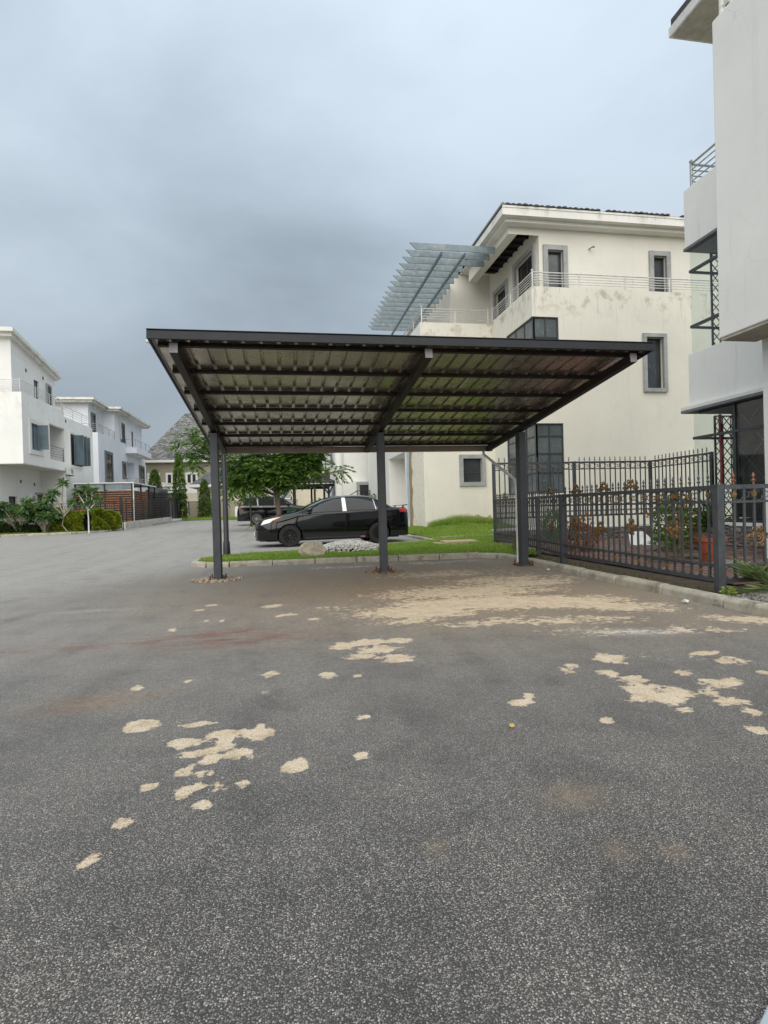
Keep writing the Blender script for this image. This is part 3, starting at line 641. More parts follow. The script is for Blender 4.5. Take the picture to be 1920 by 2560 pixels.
MB().prism([(lx - 1.0, ly - .09, 4.925), (lx - 1.5, ly - .08, 4.957), (lx - 1.5, ly + .08, 4.957), (lx - 1.0, ly + .09, 4.925)], (0, 0, .012)).build('lens', 'soffit_beige', hd)
# small litter on the asphalt
def flake(name, label, x, y, s, mat, cat, seed, h=.012):
    rn = random.Random(seed); n = 7; a0 = rn.uniform(0, 6)
    top = [(x + s * math.cos(a0 + 6.283 * i / n) * rn.uniform(.6, 1.1), y + s * math.sin(a0 + 6.283 * i / n) * rn.uniform(.5, 1), .004 + rn.uniform(.2, 1) * h) for i in range(n)]
    o = MB().prism(top, (0, 0, -.003)).build(name, mat, None); return tag(o, label, cat)
flake('fallen_leaf', 'small yellow fallen leaf lying on the bare dark asphalt', 1.07, 2.6, .016, 'leaf_yellow', 'leaf', 2, .022)
flake('paper_scrap', 'white scrap of paper on the asphalt beside the yard kerb', 4.16, 5.28, .045, 'plastic_white', 'litter', 5, .05)
flake('paper_scrap', 'tiny white scrap against the yard kerb near the gate', 4.2, 8.5, .04, 'plastic_white', 'litter', 6, .04)
# pale painted ledge whose corner enters the picture at the bottom right
lg = MB().prism([(.905, .98, .0), (1.03, 1.058, .0), (1.45, 1.3, .0), (1.8, .2, .0), (1.0, .2, 0.)], (0, 0, .02)).build('painted_step', 'ledge_paint', None, bevel=.004)
tag(lg, 'pale blue grey painted step cut off by the bottom right corner', 'step')
# ------------------------------------------------------------------ building kit
class Face:
    """a vertical wall plane: o (x,y) start, u along the wall, n outward"""
    def __init__(s, o, u, n): s.o, s.u, s.n = Vector((*o, 0)), Vector((*u, 0)), Vector((*n, 0))
    def p(s, a, z, d=0.): q = s.o + s.u * a + s.n * d; return Vector((q.x, q.y, z))
    def box(s, mb, a0, a1, z0, z1, d0, d1):
        c = s.p((a0 + a1) / 2, (z0 + z1) / 2, (d0 + d1) / 2)
        return mb.obox(c, s.u * (a1 - a0) / 2, s.n * (d1 - d0) / 2, Vector((0, 0, (z1 - z0) / 2)))
    def wall(s, T, a0, a1, z0, z1, opens=(), mat='cream_plaster', depth=.2, name='wall'):
        s.op = getattr(s, 'op', []) + list(opens); mb = MB(); A = sorted({a0, a1, *[min(max(x, a0), a1) for o in opens for x in o[:2]]}); Z = sorted({z0, z1, *[min(max(x, z0), z1) for o in opens for x in o[2:4]]})
        for i in range(len(A) - 1):
            for j in range(len(Z) - 1):
                ca, cz = (A[i] + A[i + 1]) / 2, (Z[j] + Z[j + 1]) / 2
                if any(o[0] < ca < o[1] and o[2] < cz < o[3] for o in opens): continue
                mb.quad(s.p(A[i], Z[j]), s.p(A[i + 1], Z[j]), s.p(A[i + 1], Z[j + 1]), s.p(A[i], Z[j + 1]))
        for o in opens:
            l, r, b_, t_ = o[:4]
            if l > a0: mb.quad(s.p(l, b_), s.p(l, t_), s.p(l, t_, -depth), s.p(l, b_, -depth))
            if r < a1: mb.quad(s.p(r, b_), s.p(r, t_), s.p(r, t_, -depth), s.p(r, b_, -depth))
            mb.quad(s.p(l, b_), s.p(r, b_), s.p(r, b_, -depth), s.p(l, b_, -depth)); mb.quad(s.p(l, t_), s.p(r, t_), s.p(r, t_, -depth), s.p(l, t_, -depth))
        return mb.build(name, mat, T)
    def window(s, T, l, r, b_, t_, sur=.14, sd=.07, rec=.14, pane='tinted_glass', cols=1, rows=1, sm='window_grey', fm='alu_dark', ft=.045, name='window', bars=False, hoff=None):
        mb = MB(); ca_, cz_ = (l + r) / 2, (b_ + t_) / 2
        if rec > 0 and not any(o[0] < ca_ < o[1] and o[2] < cz_ < o[3] for o in getattr(s, 'op', [])): rec = -.035; sd = max(sd, .09)
        if sur:
            s.box(mb, l - sur, l, b_ - sur, t_ + sur, -.02, sd); s.box(mb, r, r + sur, b_ - sur, t_ + sur, -.02, sd)
            s.box(mb, l, r, t_, t_ + sur, -.02, sd - .002); s.box(mb, l, r, b_ - sur, b_, -.02, sd - .002)
        else: s.box(mb, l + .001, r - .001, b_, b_ + .03, -rec, -.001)
        w = mb.build(name, sm if sur else fm, T)
        fr = MB(); d0, d1 = -rec - .03, -rec + .03
        s.box(fr, l, r, b_, b_ + ft, d0, d1); s.box(fr, l, r, t_ - ft, t_, d0, d1); s.box(fr, l, l + ft, b_ + ft, t_ - ft, d0, d1); s.box(fr, r - ft, r, b_ + ft, t_ - ft, d0, d1)
        hs = hoff or [1 / rows] * rows; zc = b_
        for i in range(1, cols): a = l + (r - l) * i / cols; s.box(fr, a - ft / 2, a + ft / 2, b_ + ft, t_ - ft, d0 + .002, d1 - .002)
        zz = b_
        for j in range(rows - 1): zz += (t_ - b_) * hs[j]; s.box(fr, l + ft, r - ft, zz - ft / 2, zz + ft / 2, d0 + .004, d1 - .004)
        fr.build('casement', fm, w)
        zz = b_
        for j in range(rows):
            z1 = zz + (t_ - b_) * hs[j]
            for i in range(cols):
                a0, a1 = l + (r - l) * i / cols, l + (r - l) * (i + 1) / cols; tl = random.uniform(-.006, .006)
                mp_ = MB(); mp_.quad(s.p(a0 + .01, zz + .01, -rec + tl), s.p(a1 - .01, zz + .01, -rec - tl), s.p(a1 - .01, z1 - .01, -rec - tl), s.p(a0 + .01, z1 - .01, -rec + tl))
                mp_.build('pane', pane, w)
            zz = z1
        if bars:
            mbb = MB(); k = max(2, int((r - l) / .14))
            for i in range(1, k): a = l + (r - l) * i / k; s.box(mbb, a - .008, a + .008, b_, t_, -.06, -.045)
            mbb.build('burglar_bars', fm, w)
        return w
def railing(T, pts, z0, h, nb=4, post_every=1.9, mat='white_metal', r=.018, balls=True, name='railing'):
    """posts with ball caps, horizontal tubes; pts 2D polyline"""
    root = None
    for k, (a, c) in enumerate(zip(pts[:-1], pts[1:])):
        a, c = Vector((*a, 0)), Vector((*c, 0)); L_ = (c - a).length; n = max(1, round(L_ / post_every))
        for j in range(nb):
            z = z0 + h * (.3 + .7 * j / (nb - 1)); rr = r * (1.3 if j == nb - 1 else .75)
            mb = MB().tube([a + Vector((0, 0, z)), c + Vector((0, 0, z))], rr, 6)
            if root is None: root = mb.build(name, mat, T)
            else: mb.build('rail', mat, root)
        for i in range(n + 1):
            if i == 0 and k > 0: continue
            p = a + (c - a) * i / n; mb = MB().tube([p + Vector((0, 0, z0 - .02)), p + Vector((0, 0, z0 + h + .02))], r * 1.5, 8)
            if balls and i in (0, n): mb.lathe([(.012, 0), (.035, .02), (.042, .045), (.03, .075), (.005, .09)], 8, (p.x, p.y, z0 + h + .02))
            mb.build('post', mat, root)
    return root
def ac_unit(T, f, a, z, name='air_conditioner', w=.8, hgt=.55):
    mb = MB(); f.box(mb, a, a + w, z, z + hgt, .06, .36); o = mb.build(name, 'plastic_white', T, bevel=.015)
    fan = MB(); c = f.p(a + w * .36, z + hgt / 2, .363); ring = [c + f.u * (.2 * math.cos(t)) + Vector((0, 0, .2 * math.sin(t))) for t in np.linspace(0, 6.283, 18)[:-1]]
    fan.tube(ring, .012, 5, closed=True)
    for t in range(8): an = t * math.pi / 4; fan.bar(c, c + f.u * (.19 * math.cos(an)) + Vector((0, 0, .19 * math.sin(an))), .02, .01, up=tuple(f.n))
    fan.build('fan', 'alu_dark', o); br = MB(); f.box(br, a + .05, a + .1, z - .05, z - .001, 0, .34); f.box(br, a + w - .1, a + w - .05, z - .05, z - .001, 0, .34); br.build('bracket', 'alu_dark', o)
    return o

# ------------------------------------------------------------------ cream villa behind the carport
v = thing('villa', 'weathered three storey cream villa with blue steel pergola behind the carport', 'building', (12, 18.2, 0))
AX, AY, XR = 8.65, 18.2, 17.6
FA = Face((AX, AY), (1, 0), (0, -1))                       # a = X - AX
a_ = lambda x: x - AX
opA = [(0, a_(9.72), 1.45, 3.89), (0, a_(9.63), 5.1, 7.59), (a_(12.98), a_(13.66), 5.14, 6.98)]
FA.wall(v, 0, XR - AX, -.1, 8.62, opA)
FL = Face((AX, 22.0), (0, -1), (-1, 0))                    # left face, a = 22 - Y
opL = [(22 - 20.75, 3.8, 1.45, 3.89), (22 - 20.5, 3.8, 5.1, 7.59)]
FL.wall(v, 0, 3.8, -.1, 8.62, opL)
# corner glazing
FA.window(v, .03, a_(9.72), 1.45, 3.89, sur=0, rec=.07, pane='dusty_glass', cols=2, rows=4, hoff=[.3, .27, .25, .18])
FL.window(v, 22 - 20.75, 3.77, 1.45, 3.89, sur=0, rec=.07, pane='dusty_glass', cols=3, rows=4, hoff=[.3, .27, .25, .18])
FA.window(v, .03, a_(9.63), 5.1, 7.59, sur=0, rec=.07, pane='dusty_glass', cols=2, rows=4, hoff=[.3, .2, .22, .28])
FL.window(v, 22 - 20.5, 3.77, 5.1, 7.59, sur=0, rec=.07, pane='dusty_glass', cols=3, rows=4, hoff=[.3, .2, .22, .28])
for z0_, z1_ in ((1.45, 3.89), (5.1, 7.59)): MB().box(AX + .03, AY + .03, z0_, AX + .1, AY + .1, z1_).build('corner_mullion', 'alu_dark', v)
FA.window(v, a_(12.98), a_(13.66), 5.14, 6.98, sur=.13, sd=.09, rec=.15, cols=1, rows=1)
# set-back wing with the small window
FB = Face((5.62, 22.0), (1, 0), (0, -1))
FB.wall(v, 0, AX - 5.62, -.1, 8.56, [(7.26 - 5.62, 8.06 - 5.62, 2.06, 3.03)])
FB.window(v, 7.26 - 5.62, 8.06 - 5.62, 2.06, 3.03, sur=.16, sd=.08, rec=.13, cols=1, rows=2, hoff=[.4, .6], pane='tinted_glass')
FS = Face((5.62, 37.0), (0, -1), (-1, 0))                  # long left side, a = 37 - Y
FS.wall(v, 0, 15.0, -.1, 8.56, [(37 - 29.6, 37 - 25.55, -.1, 3.7)], mat='white_plaster', depth=1.0)
MB().box(6.61, 25.55, 0, 6.66, 29.6, 3.7).build('door', 'plastic_white', v)
MB().box(5.64, 25.4, -.05, 7.0, 29.7, .28).build('door_step', 'concrete', v)
# damaged render at the corner: rough coat, peeled timber-brown edge, reinforcing mesh strip
MB().box(5.612, 22.02, .1, 5.618, 24.3, 8.0).build('rough_render', 'render_rough', v)
rs = MB(); y = 24.3
edge = [(24.3 + .12 * math.sin(i * 1.9) + .1 * random.random(), .15 + i * .28) for i in range(20)]
edge2 = [(24.75 + .1 * math.sin(i * 2.3 + 1) + .08 * random.random(), .15 + i * .28) for i in range(20)]
for i in range(19): rs.quad((5.606, edge[i][0] - .25, edge[i][1]), (5.606, edge2[i][0], edge2[i][1]), (5.606, edge2[i + 1][0], edge2[i + 1][1]), (5.606, edge[i + 1][0] - .25, edge[i + 1][1]))
rs.build('peeled_edge', 'board_brown', v)
ms_ = MB()
for i in range(19): ms_.quad((5.60, 24.62 + .05 * math.sin(i), .6 + i * .26), (5.60, 25.1 + .04 * math.sin(i * 1.7), .6 + i * .26), (5.60, 25.1 + .04 * math.sin(i * 1.7 + 1.7), .6 + i * .26 + .26), (5.60, 24.62 + .05 * math.sin(i + 1), .6 + i * .26 + .26))
ms_.build('mesh_strip', 'mesh_strip', v)
rn_ = random.Random(11)
for cx_, cz_, rx_, rz_ in ((7.75, .42, .62, .3), (6.9, .36, .4, .2), (8.35, .45, .22, .22)):
    poly = [(cx_ + rx_ * math.cos(t) * rn_.uniform(.6, 1.15), 21.992, max(.1, cz_ + rz_ * math.sin(t) * rn_.uniform(.55, 1.2))) for t in np.linspace(0, 6.283, 19)[:-1]]
    MB().prism(poly, (0, .006, 0)).build('peeled_patch', 'bare_render', v)
# terrace slabs, copings
MB().box(5.64, 22.02, 8.2, 8.63, 37, 8.3).build('terrace_slab', 'concrete', v)
MB().box(AX + .02, AY + .02, 8.2, XR, 30, 8.32).build('terrace_slab', 'concrete', v)
MB().box(AX - .0, AY + .001, 8.62, XR, AY + .16, 8.64).build('coping', 'cream_plaster', v)
MB().box(AX + .001, AY + .16, 8.62, AX + .16, 22.0, 8.64).build('coping', 'cream_plaster', v)
MB().box(AX + .16, AY + .16, 8.3, XR, AY + .165, 8.62).build('parapet_inner', 'cream_plaster', v)
railing(v, [(XR, AY + .08), (AX + .08, AY + .08), (AX + .08, 22.05)], 8.64, .52, nb=5, post_every=1.9)
railing(v, [(AX - .1, 22.1), (5.72, 22.1), (5.72, 36.5)], 8.56, .58, nb=5, post_every=1.5)
# top floor: long front wall, loggia on the left under a deep edge beam
Y3, X3 = 18.9, 9.31
F3 = Face((8.15, Y3), (1, 0), (0, -1)); b3 = lambda x: x - 8.15
w3 = [(b3(9.62), b3(10.22), 8.5, 10.25), (b3(13.86), b3(14.4), 8.5, 10.25)]
F3.wall(v, b3(X3), XR - 8.15, 8.3, 10.75, w3, mat='cream_plaster_top')
F3.wall(v, 0, XR - 8.15, 10.75, 11.3, mat='cream_plaster_top')
for l, r, b_, t_ in w3: F3.window(v, l, r, b_ + .02, t_, sur=.17, sd=.08, rec=.14, cols=1, rows=1)
F3L = Face((X3, 23.8), (0, -1), (-1, 0)); c3 = lambda y: 23.8 - y
w3l = [(c3(20.95), c3(19.35), 8.35, 10.45), (c3(23.1), c3(21.9), 8.35, 10.2)]
F3L.wall(v, 0, 4.9, 8.3, 11.35, w3l, mat='cream_plaster_top')
for l, r, b_, t_ in w3l: F3L.window(v, l, r, b_, t_, sur=.16, sd=.07, rec=.14, cols=2, rows=2, pane='black_glass', hoff=[.7, .3])
MB().box(8.151, Y3 + .003, 10.75, 8.5, 23.2, 11.3).build('edge_beam', 'cream_plaster_top', v)
MB().box(8.5, Y3 + .05, 11.12, X3, 23.1, 11.16).build('open_soffit', 'dark_soffit', v)
for i in range(8): MB().box(8.51, 19.2 + i * .5, 11.02, X3 - .01, 19.24 + i * .5, 11.115).build('batten', 'dark_soffit', v)
F3B = Face((7.45, 23.8), (1, 0), (0, -1)); F3B.wall(v, 0, X3 - 7.45, 8.3, 11.3, mat='cream_plaster_top')
F3S = Face((7.45, 37), (0, -1), (-1, 0)); F3S.wall(v, 0, 13.2, 8.3, 11.3, mat='cream_plaster_top')
MB().box(7.95, 22.001, 11.302, 9.3, 23.79, 11.36).build('ceiling', 'trim_white', v)
MB().box(7.46, 23.8, 11.3, 17.6, 37, 11.34).build('roof_deck', 'concrete', v)
# eaves: two stepped mouldings and a fascia, dark tiles along the front edge
e1 = MB().box(7.92, 18.55, 11.0, XR, 18.89, 11.12).box(7.92, 18.89, 11.0, 8.149, 21.4, 11.12); e1.build('cornice', 'trim_white', v)
e2 = MB().box(7.72, 18.32, 11.121, XR, 22, 11.37).box(7.72, 18.3, 11.371, XR, 18.36, 11.44); e2.build('fascia', 'trim_white', v)
MB().box(7.70, 18.28, 11.45, 7.78, 21.6, 11.52).build('verge_trim', 'cap_grey', v)
rf = MB(); rf.v = [(7.78, 18.32, 11.46), (XR, 18.32, 11.46), (XR, 22.3, 12.4), (11.4, 22.3, 12.4), (7.78, 27, 11.46), (XR, 27, 11.46)]; rf.f = [(0, 1, 2, 3), (0, 3, 4), (3, 2, 5, 4)]
rf = rf.build('roof', 'tile_dark', v)
tp = [(.105 * math.cos(t), .055 * math.sin(t)) for t in np.linspace(0, math.pi, 7)]
tmb = MB().prism([(x, 0, z) for x, z in tp], (0, .45, .07)); tme = tmb.mesh('roof_tile', 'tile_dark')
for i in range(46):
    if i in (17, 30, 31): continue
    inst(tme, 'roof_tile', rf, (7.9 + i * .212, 18.27 + random.uniform(-.02, .02), 11.455 + random.uniform(-.004, .012)), (0, 0, random.uniform(-.06, .06)))
MB().bar((11.25, 18.9, 10.35), (11.35, 18.72, 10.4), .03, .03).lathe([(.05, -.0), (.04, .04)], 8, (11.35, 18.72, 10.36)).build('wall_light', 'cap_grey', v)
MB().tube([(8.3, 21.99, 8.02), (8.3, 21.75, 8.0)], .04, 8).build('spout', 'cream_plaster', v)
# ------------------------------------------------------------------ pergola fins
pg = thing('pergola', 'blue grey steel pergola fins projecting over the villa roof terrace', 'pergola', (6.1, 20.1, 8.5))
for i in range(17):
    y = 20.12 + .587 * i; xe = 8.14 if i < 3 else 7.44; z1 = 10.8 + .04; hh = .235
    poly = [(4.83 - .008 * i * 1.2, y, z1), (xe, y, z1), (xe, y, z1 - hh), (5.06 - .008 * i, y, z1 - hh)]
    MB().prism(poly, (0, .045, 0)).build('fin', 'pergola_paint', pg)
for x, ya, yb in ((6.08, 20.25, 30.2), (6.98, 20.25, 30.2)):
    MB().box(x - .04, ya, 10.84 - .235 - .09, x + .04, yb, 10.84 - .237).build('runner', 'pergola_paint', pg)
MB().bar((5.75, 29.95, 8.3), (6.08, 29.95, 10.52), .07, .07, up=(0, 1, 0)).build('strut', 'pergola_paint', pg)

# ------------------------------------------------------------------ near villa at the right edge
r_ = thing('villa', 'pale grey near villa with corner glazing cut off by right picture edge', 'building', (10, 9, 0))
UX, UY = 7.05, 8.02
mb = MB().box(UX, 1.0, 3.7, 13, UY, 8.82); mb.build('upper_block', 'grey_white_plaster', r_, bevel=.02)
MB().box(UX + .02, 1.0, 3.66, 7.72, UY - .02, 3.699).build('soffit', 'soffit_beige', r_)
MB().box(7.74, 1.0, -.05, 13, 7.9, 3.66).build('wall', 'grey_white_plaster', r_)
railing(r_, [(13, UY - .1), (UX + .1, UY - .1), (UX + .1, 1.2)], 8.82, .55, nb=4, mat='white_metal', r=.025)
# glazed corner block
GXf, GYf = 9.26, 11.50
MB().box(GXf, 8.07, 6.87, 14, GYf, 8.19).build('parapet', 'grey_white_plaster', r_, bevel=.015)
MB().box(GXf - .02, 8.07, 6.81, 14, GYf + .02, 6.869).build('drip_band', 'window_dark_grey', r_)
MB().box(GXf, 8.07, 3.15, 14, GYf - .03, 4.43).build('spandrel', 'grey_white_plaster', r_, bevel=.015)
MB().box(GXf - .12, 8.07, 3.09, 14, GYf + .1, 3.149).build('canopy', 'window_dark_grey', r_)
MB().box(GXf - .12, 8.07, 3.15, GXf - .001, GYf + .1, 3.22).build('canopy_flash', 'white_plaster', r_)
railing(r_, [(13, GYf - .12), (GXf + .12, GYf - .12), (GXf + .12, 8.15)], 8.19, .56, nb=4, mat='steel', r=.02)
def lattice(mb, P0, ud, wdt, zl, zh, nx_, nz_):
    ud = Vector((*ud, 0)); P0 = Vector((*P0, 0))
    for i in range(nx_ + 1):
        q = P0 + ud * (wdt * i / nx_); mb.bar(q + Vector((0, 0, zl)), q + Vector((0, 0, zh)), .035 if i in (0, nx_) else .016, .035 if i in (0, nx_) else .016)
    for i in range(nx_):
        for j in range(nz_):
            q0 = P0 + ud * (wdt * i / nx_); q1 = P0 + ud * (wdt * (i + 1) / nx_); za, zb_ = zl + (zh - zl) * j / nz_, zl + (zh - zl) * (j + 1) / nz_
            mb.bar(q0 + Vector((0, 0, za)), q1 + Vector((0, 0, zb_)), .018, .014); mb.bar(q0 + Vector((0, 0, zb_)), q1 + Vector((0, 0, za)), .018, .014)
    for z in (zl, zh): mb.bar(P0 + Vector((0, 0, z)), P0 + ud * wdt + Vector((0, 0, z)), .03, .03)
    return mb
gx, gy_, XW = GXf + .06, GYf - .08, GXf + 1.12
for z0_, z1_, mids in ((4.43, 6.81, (5.05, 6.31)), (.65, 3.09, (2.5,))):
    lv = [z0_, *mids, z1_]
    for zz in lv[1:-1]:
        MB().box(gx - .03, 8.07, zz - .03, gx + .03, gy_, zz + .03).box(gx + .031, gy_ - .025, zz - .025, XW, gy_ + .025, zz + .025).build('transom', 'alu_dark', r_)
    ycuts = [gy_, 10.22, 9.0, 8.07]
    for zl, zh in zip(lv[:-1], lv[1:]):
        for yb_, ya_ in zip(ycuts[:-1], ycuts[1:]): MB().quad((gx, ya_ + .006, zl + .01), (gx, yb_ - .006, zl + .01), (gx, yb_ - .006, zh - .01), (gx, ya_ + .006, zh - .01)).build('glass_pane', 'clear_glass', r_)
        MB().quad((gx + .01, gy_, zl + .01), (XW - .01, gy_, zl + .01), (XW - .01, gy_, zh - .01), (gx + .01, gy_, zh - .01)).build('glass_pane', 'clear_glass', r_)
    for yy in ycuts[1:-1]: MB().box(gx - .026, yy - .022, z0_, gx + .026, yy + .022, z1_).build('mullion', 'alu_dark', r_)
    # security lattice inside the glass
    lattice(MB(), (gx + .45, gy_ - .12), (1, 0), .62, z0_ + .05, z1_ - .1, 3, 10).build('lattice_grille', 'alu_dark', r_)
    lattice(MB(), (gx + .2, gy_ - 1.0), (0, -1), 2.1, z0_ + .05, z1_ - .05, 3, 3).build('lattice_grille', 'alu_dark', r_)
    st = MB()
    for i in range(1, 3):
        for j in range(1, 3): st.lathe([(.0, -.02), (.03, -.012), (.03, .012), (.0, .02)], 8, (gx + .2, gy_ - 1.0 - 2.1 * i / 3, z0_ + .05 + (z1_ - z0_ - .1) * j / 3), 'x')
    st.build('grille_stud', 'gold_paint', r_)
    MB().box(11.5, 8.08, z0_, 11.55, 11.3, z1_).build('inner_wall', 'interior_wall', r_); MB().box(XW, 11.32, z0_, 14, 11.49, z1_).build('inner_wall', 'interior_wall', r_)
    MB().box(gx + .2, 8.075, z0_, 11.5, 8.1, z1_).build('inner_wall', 'interior_wall', r_)
MB().box(GXf + .1, 8.1, 3.04, 11.6, GYf - .2, 3.085).build('ceiling', 'dark_interior', r_)
MB().box(GXf + .1, 8.1, .54, 14, GYf - .1, .63).build('floor_slab', 'dark_interior', r_)
MB().tube([(gx + .42, gy_ - .3, .65), (gx + .45, gy_ - .3, 1.9), (gx + .43, gy_ - .3, 3.0)], .035, 8).build('red_hose', 'plastic_red', r_, smooth=True)
MB().box(11.49, 8.9, 1.0, 11.498, 10.0, 2.75).build('inner_door', 'dark_interior', r_)
FI = Face((11.49, 10.75), (0, -1), (-1, 0)); ac_unit(r_, FI, .15, 2.15)
# roof of the near villa
MB().box(9.3, 1.0, 8.2, 14, 10.2, 11.2).build('top_floor_wall', 'grey_white_plaster', r_)
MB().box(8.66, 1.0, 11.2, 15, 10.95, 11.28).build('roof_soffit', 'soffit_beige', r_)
MB().box(8.60, 1.0, 11.22, 8.659, 11.01, 11.42).box(8.659, 10.951, 11.22, 15, 11.01, 11.42).build('gutter', 'white_metal', r_)
MB().box(8.62, 1.0, 11.421, 15, 10.97, 11.6).build('roof_edge', 'tile_dark', r_, bevel=.02)

def sash(T, f, a, z0_, z1_, w):
    m_ = MB(); t = .05
    f.box(m_, a - .02, a + .02, z0_, z0_ + t, .1, .1 + w); f.box(m_, a - .02, a + .02, z1_ - t, z1_, .1, .1 + w); f.box(m_, a - .02, a + .02, z0_ + t, z1_ - t, .1, .1 + t); f.box(m_, a - .02, a + .02, z0_ + t, z1_ - t, .1 + w - t, .1 + w)
    o = m_.build('open_sash', 'window_dark_grey', T); g_ = MB(); g_.quad(f.p(a, z0_ + t, .1 + t), f.p(a, z1_ - t, .1 + t), f.p(a, z1_ - t, .1 + w - t), f.p(a, z0_ + t, .1 + w - t)); g_.build('pane', 'blue_glass', o)
# ------------------------------------------------------------------ white villas across the road and further down it
h1 = thing('villa', 'white three storey villa with open windows at the left picture edge', 'building', (-19, 38, 0))
HX, HY = -15.3, 36.9; z0 = gz(38)
f1 = Face((HX, HY), (0, 1), (1, 0)); f1f = Face((-26, HY), (1, 0), (0, -1)); Wm = 'bright_plaster'
op = [(1.1, 2.55, 5.35, 7.0), (3.95, 6.4, 4.95, 7.35)]
f1.wall(h1, 0, 6.6, 4.4, 8.68, op[:1] + [(4.0, 6.6, 5.0, 7.4)], Wm, depth=.25)
f1f.wall(h1, 0, 10.7, 4.4, 8.68, (), Wm)
MB().box(-26, HY + .02, 4.36, HX - .02, 43.5, 4.399).build('soffit', 'trim_white', h1)
f1.window(h1, 1.1, 2.55, 5.35, 7.0, sur=.28, sd=.07, pane='blue_glass', cols=2, rows=1, sm='white_plaster')
sash(h1, f1, 1.87, 5.4, 6.95, .62)
# recessed balcony
MB().box(-17.2, HY + 4.0, 5.0, -17.15, HY + 6.6, 7.4).build('wall', Wm, h1)
MB().box(-17.2, HY + 4.001, 4.42, HX - .03, HY + 6.6, 5.0).build('balcony_slab', Wm, h1)
MB().box(-17.14, HY + 4.3, 5.0, -17.1, HY + 5.1, 7.0).build('balcony_door', 'black_glass', h1)
railing(h1, [(HX - .08, HY + 4.05), (HX - .08, HY + 6.5)], 5.0, .95, nb=5, mat='window_dark_grey', balls=False)
MB().box(-26, HY + .2, 8.3, HX - .02, 43.4, 8.4).build('terrace_slab', 'concrete', h1)
railing(h1, [(-26, HY + .1), (HX - .1, HY + .1), (HX - .1, HY + 6.5)], 8.68, .75, nb=5, post_every=2)
f1t = Face((-16.1, 37.6), (0, 1), (1, 0)); f1t.wall(h1, 0, 6.6, 8.4, 11.2, [(3.1, 3.9, 8.6, 10.3)], Wm); MB().prism([(-16.09, 37.59, 11.2), (-16.09, 44.2, 11.2), (-16.09, 37.59, 12.25)], (-.03, 0, 0)).build('gable_wall', Wm, h1)
Face((-26, 37.6), (1, 0), (0, -1)).wall(h1, 0, 9.9, 8.4, 12.2, (), Wm)
f1t.window(h1, 3.1, 3.9, 8.6, 10.3, sur=0, pane='blue_glass')
f1t.window(h1, 5.1, 5.7, 8.6, 10.3, sur=.14, pane='black_glass')
MB().prism([(-26, 36.95, 12.33), (-15.68, 36.95, 12.33), (-15.68, 44.4, 11.15), (-26, 44.4, 11.15)], (0, 0, .24)).build('roof', 'trim_white', h1)
MB().prism([(-26, 37.2, 12.1), (-15.85, 37.2, 12.1), (-15.85, 44.25, 10.98), (-26, 44.25, 10.98)], (0, 0, .2)).build('cornice', 'trim_white', h1)
f1g = Face((-16.9, 35.6), (0, 1), (1, 0)); f1g.wall(h1, 0, 12.5, z0 - .2, 4.4, [(3.0, 4.1, z0, 2.5), (9.6, 10.6, z0, 2.6)], Wm)
Face((-26, 35.6), (1, 0), (0, -1)).wall(h1, 0, 9.1, z0 - .2, 4.4, (), Wm)
f1g.window(h1, 3.0, 4.1, z0, 2.5, sur=0, pane='black_glass', name='door'); f1g.window(h1, 9.6, 10.6, z0, 2.6, sur=0, pane='black_glass', name='door')
f1g.window(h1, 6.9, 8.2, 1.3, 2.7, sur=.15, pane='black_glass', cols=2)
ac_unit(h1, f1g, 5.4, 2.1)
f1r = Face((HX - .0, 43.5), (0, 1), (1, 0)); f1r.wall(h1, 0, 6.0, z0 - .2, 8.3, (), Wm)
Face((HX - 3, 43.5), (1, 0), (0, -1)).wall(h1, 0, 3, z0 - .2, 8.3, (), Wm)
f1r.window(h1, .9, 3.2, 4.9, 7.2, sur=.16, pane='black_glass', cols=3, sm='white_plaster')
for i in range(3):
    sash(h1, f1r, 1.5 + i * .7, 4.95, 7.15, .68)
f1r.window(h1, 1.2, 2.9, 1.3, 2.7, sur=.2, pane='black_glass'); ac_unit(h1, f1r, -.1, 4.1)
railing(h1, [(HX - .1, 43.6), (HX - .1, 49.3)], 8.3, .8, nb=4)
for (f_, a, z) in ((f1t, 1.9, 10.5), (f1t, 4.5, 10.6), (f1g, 4.6, 3.4), (f1g, 6.6, 3.3), (f1g, 9.0, 3.2), (f1r, .2, 7.9)):
    q = MB(); f_.box(q, a, a + .14, z, z + .2, 0, .03); q.build('vent', 'dark_interior', h1)

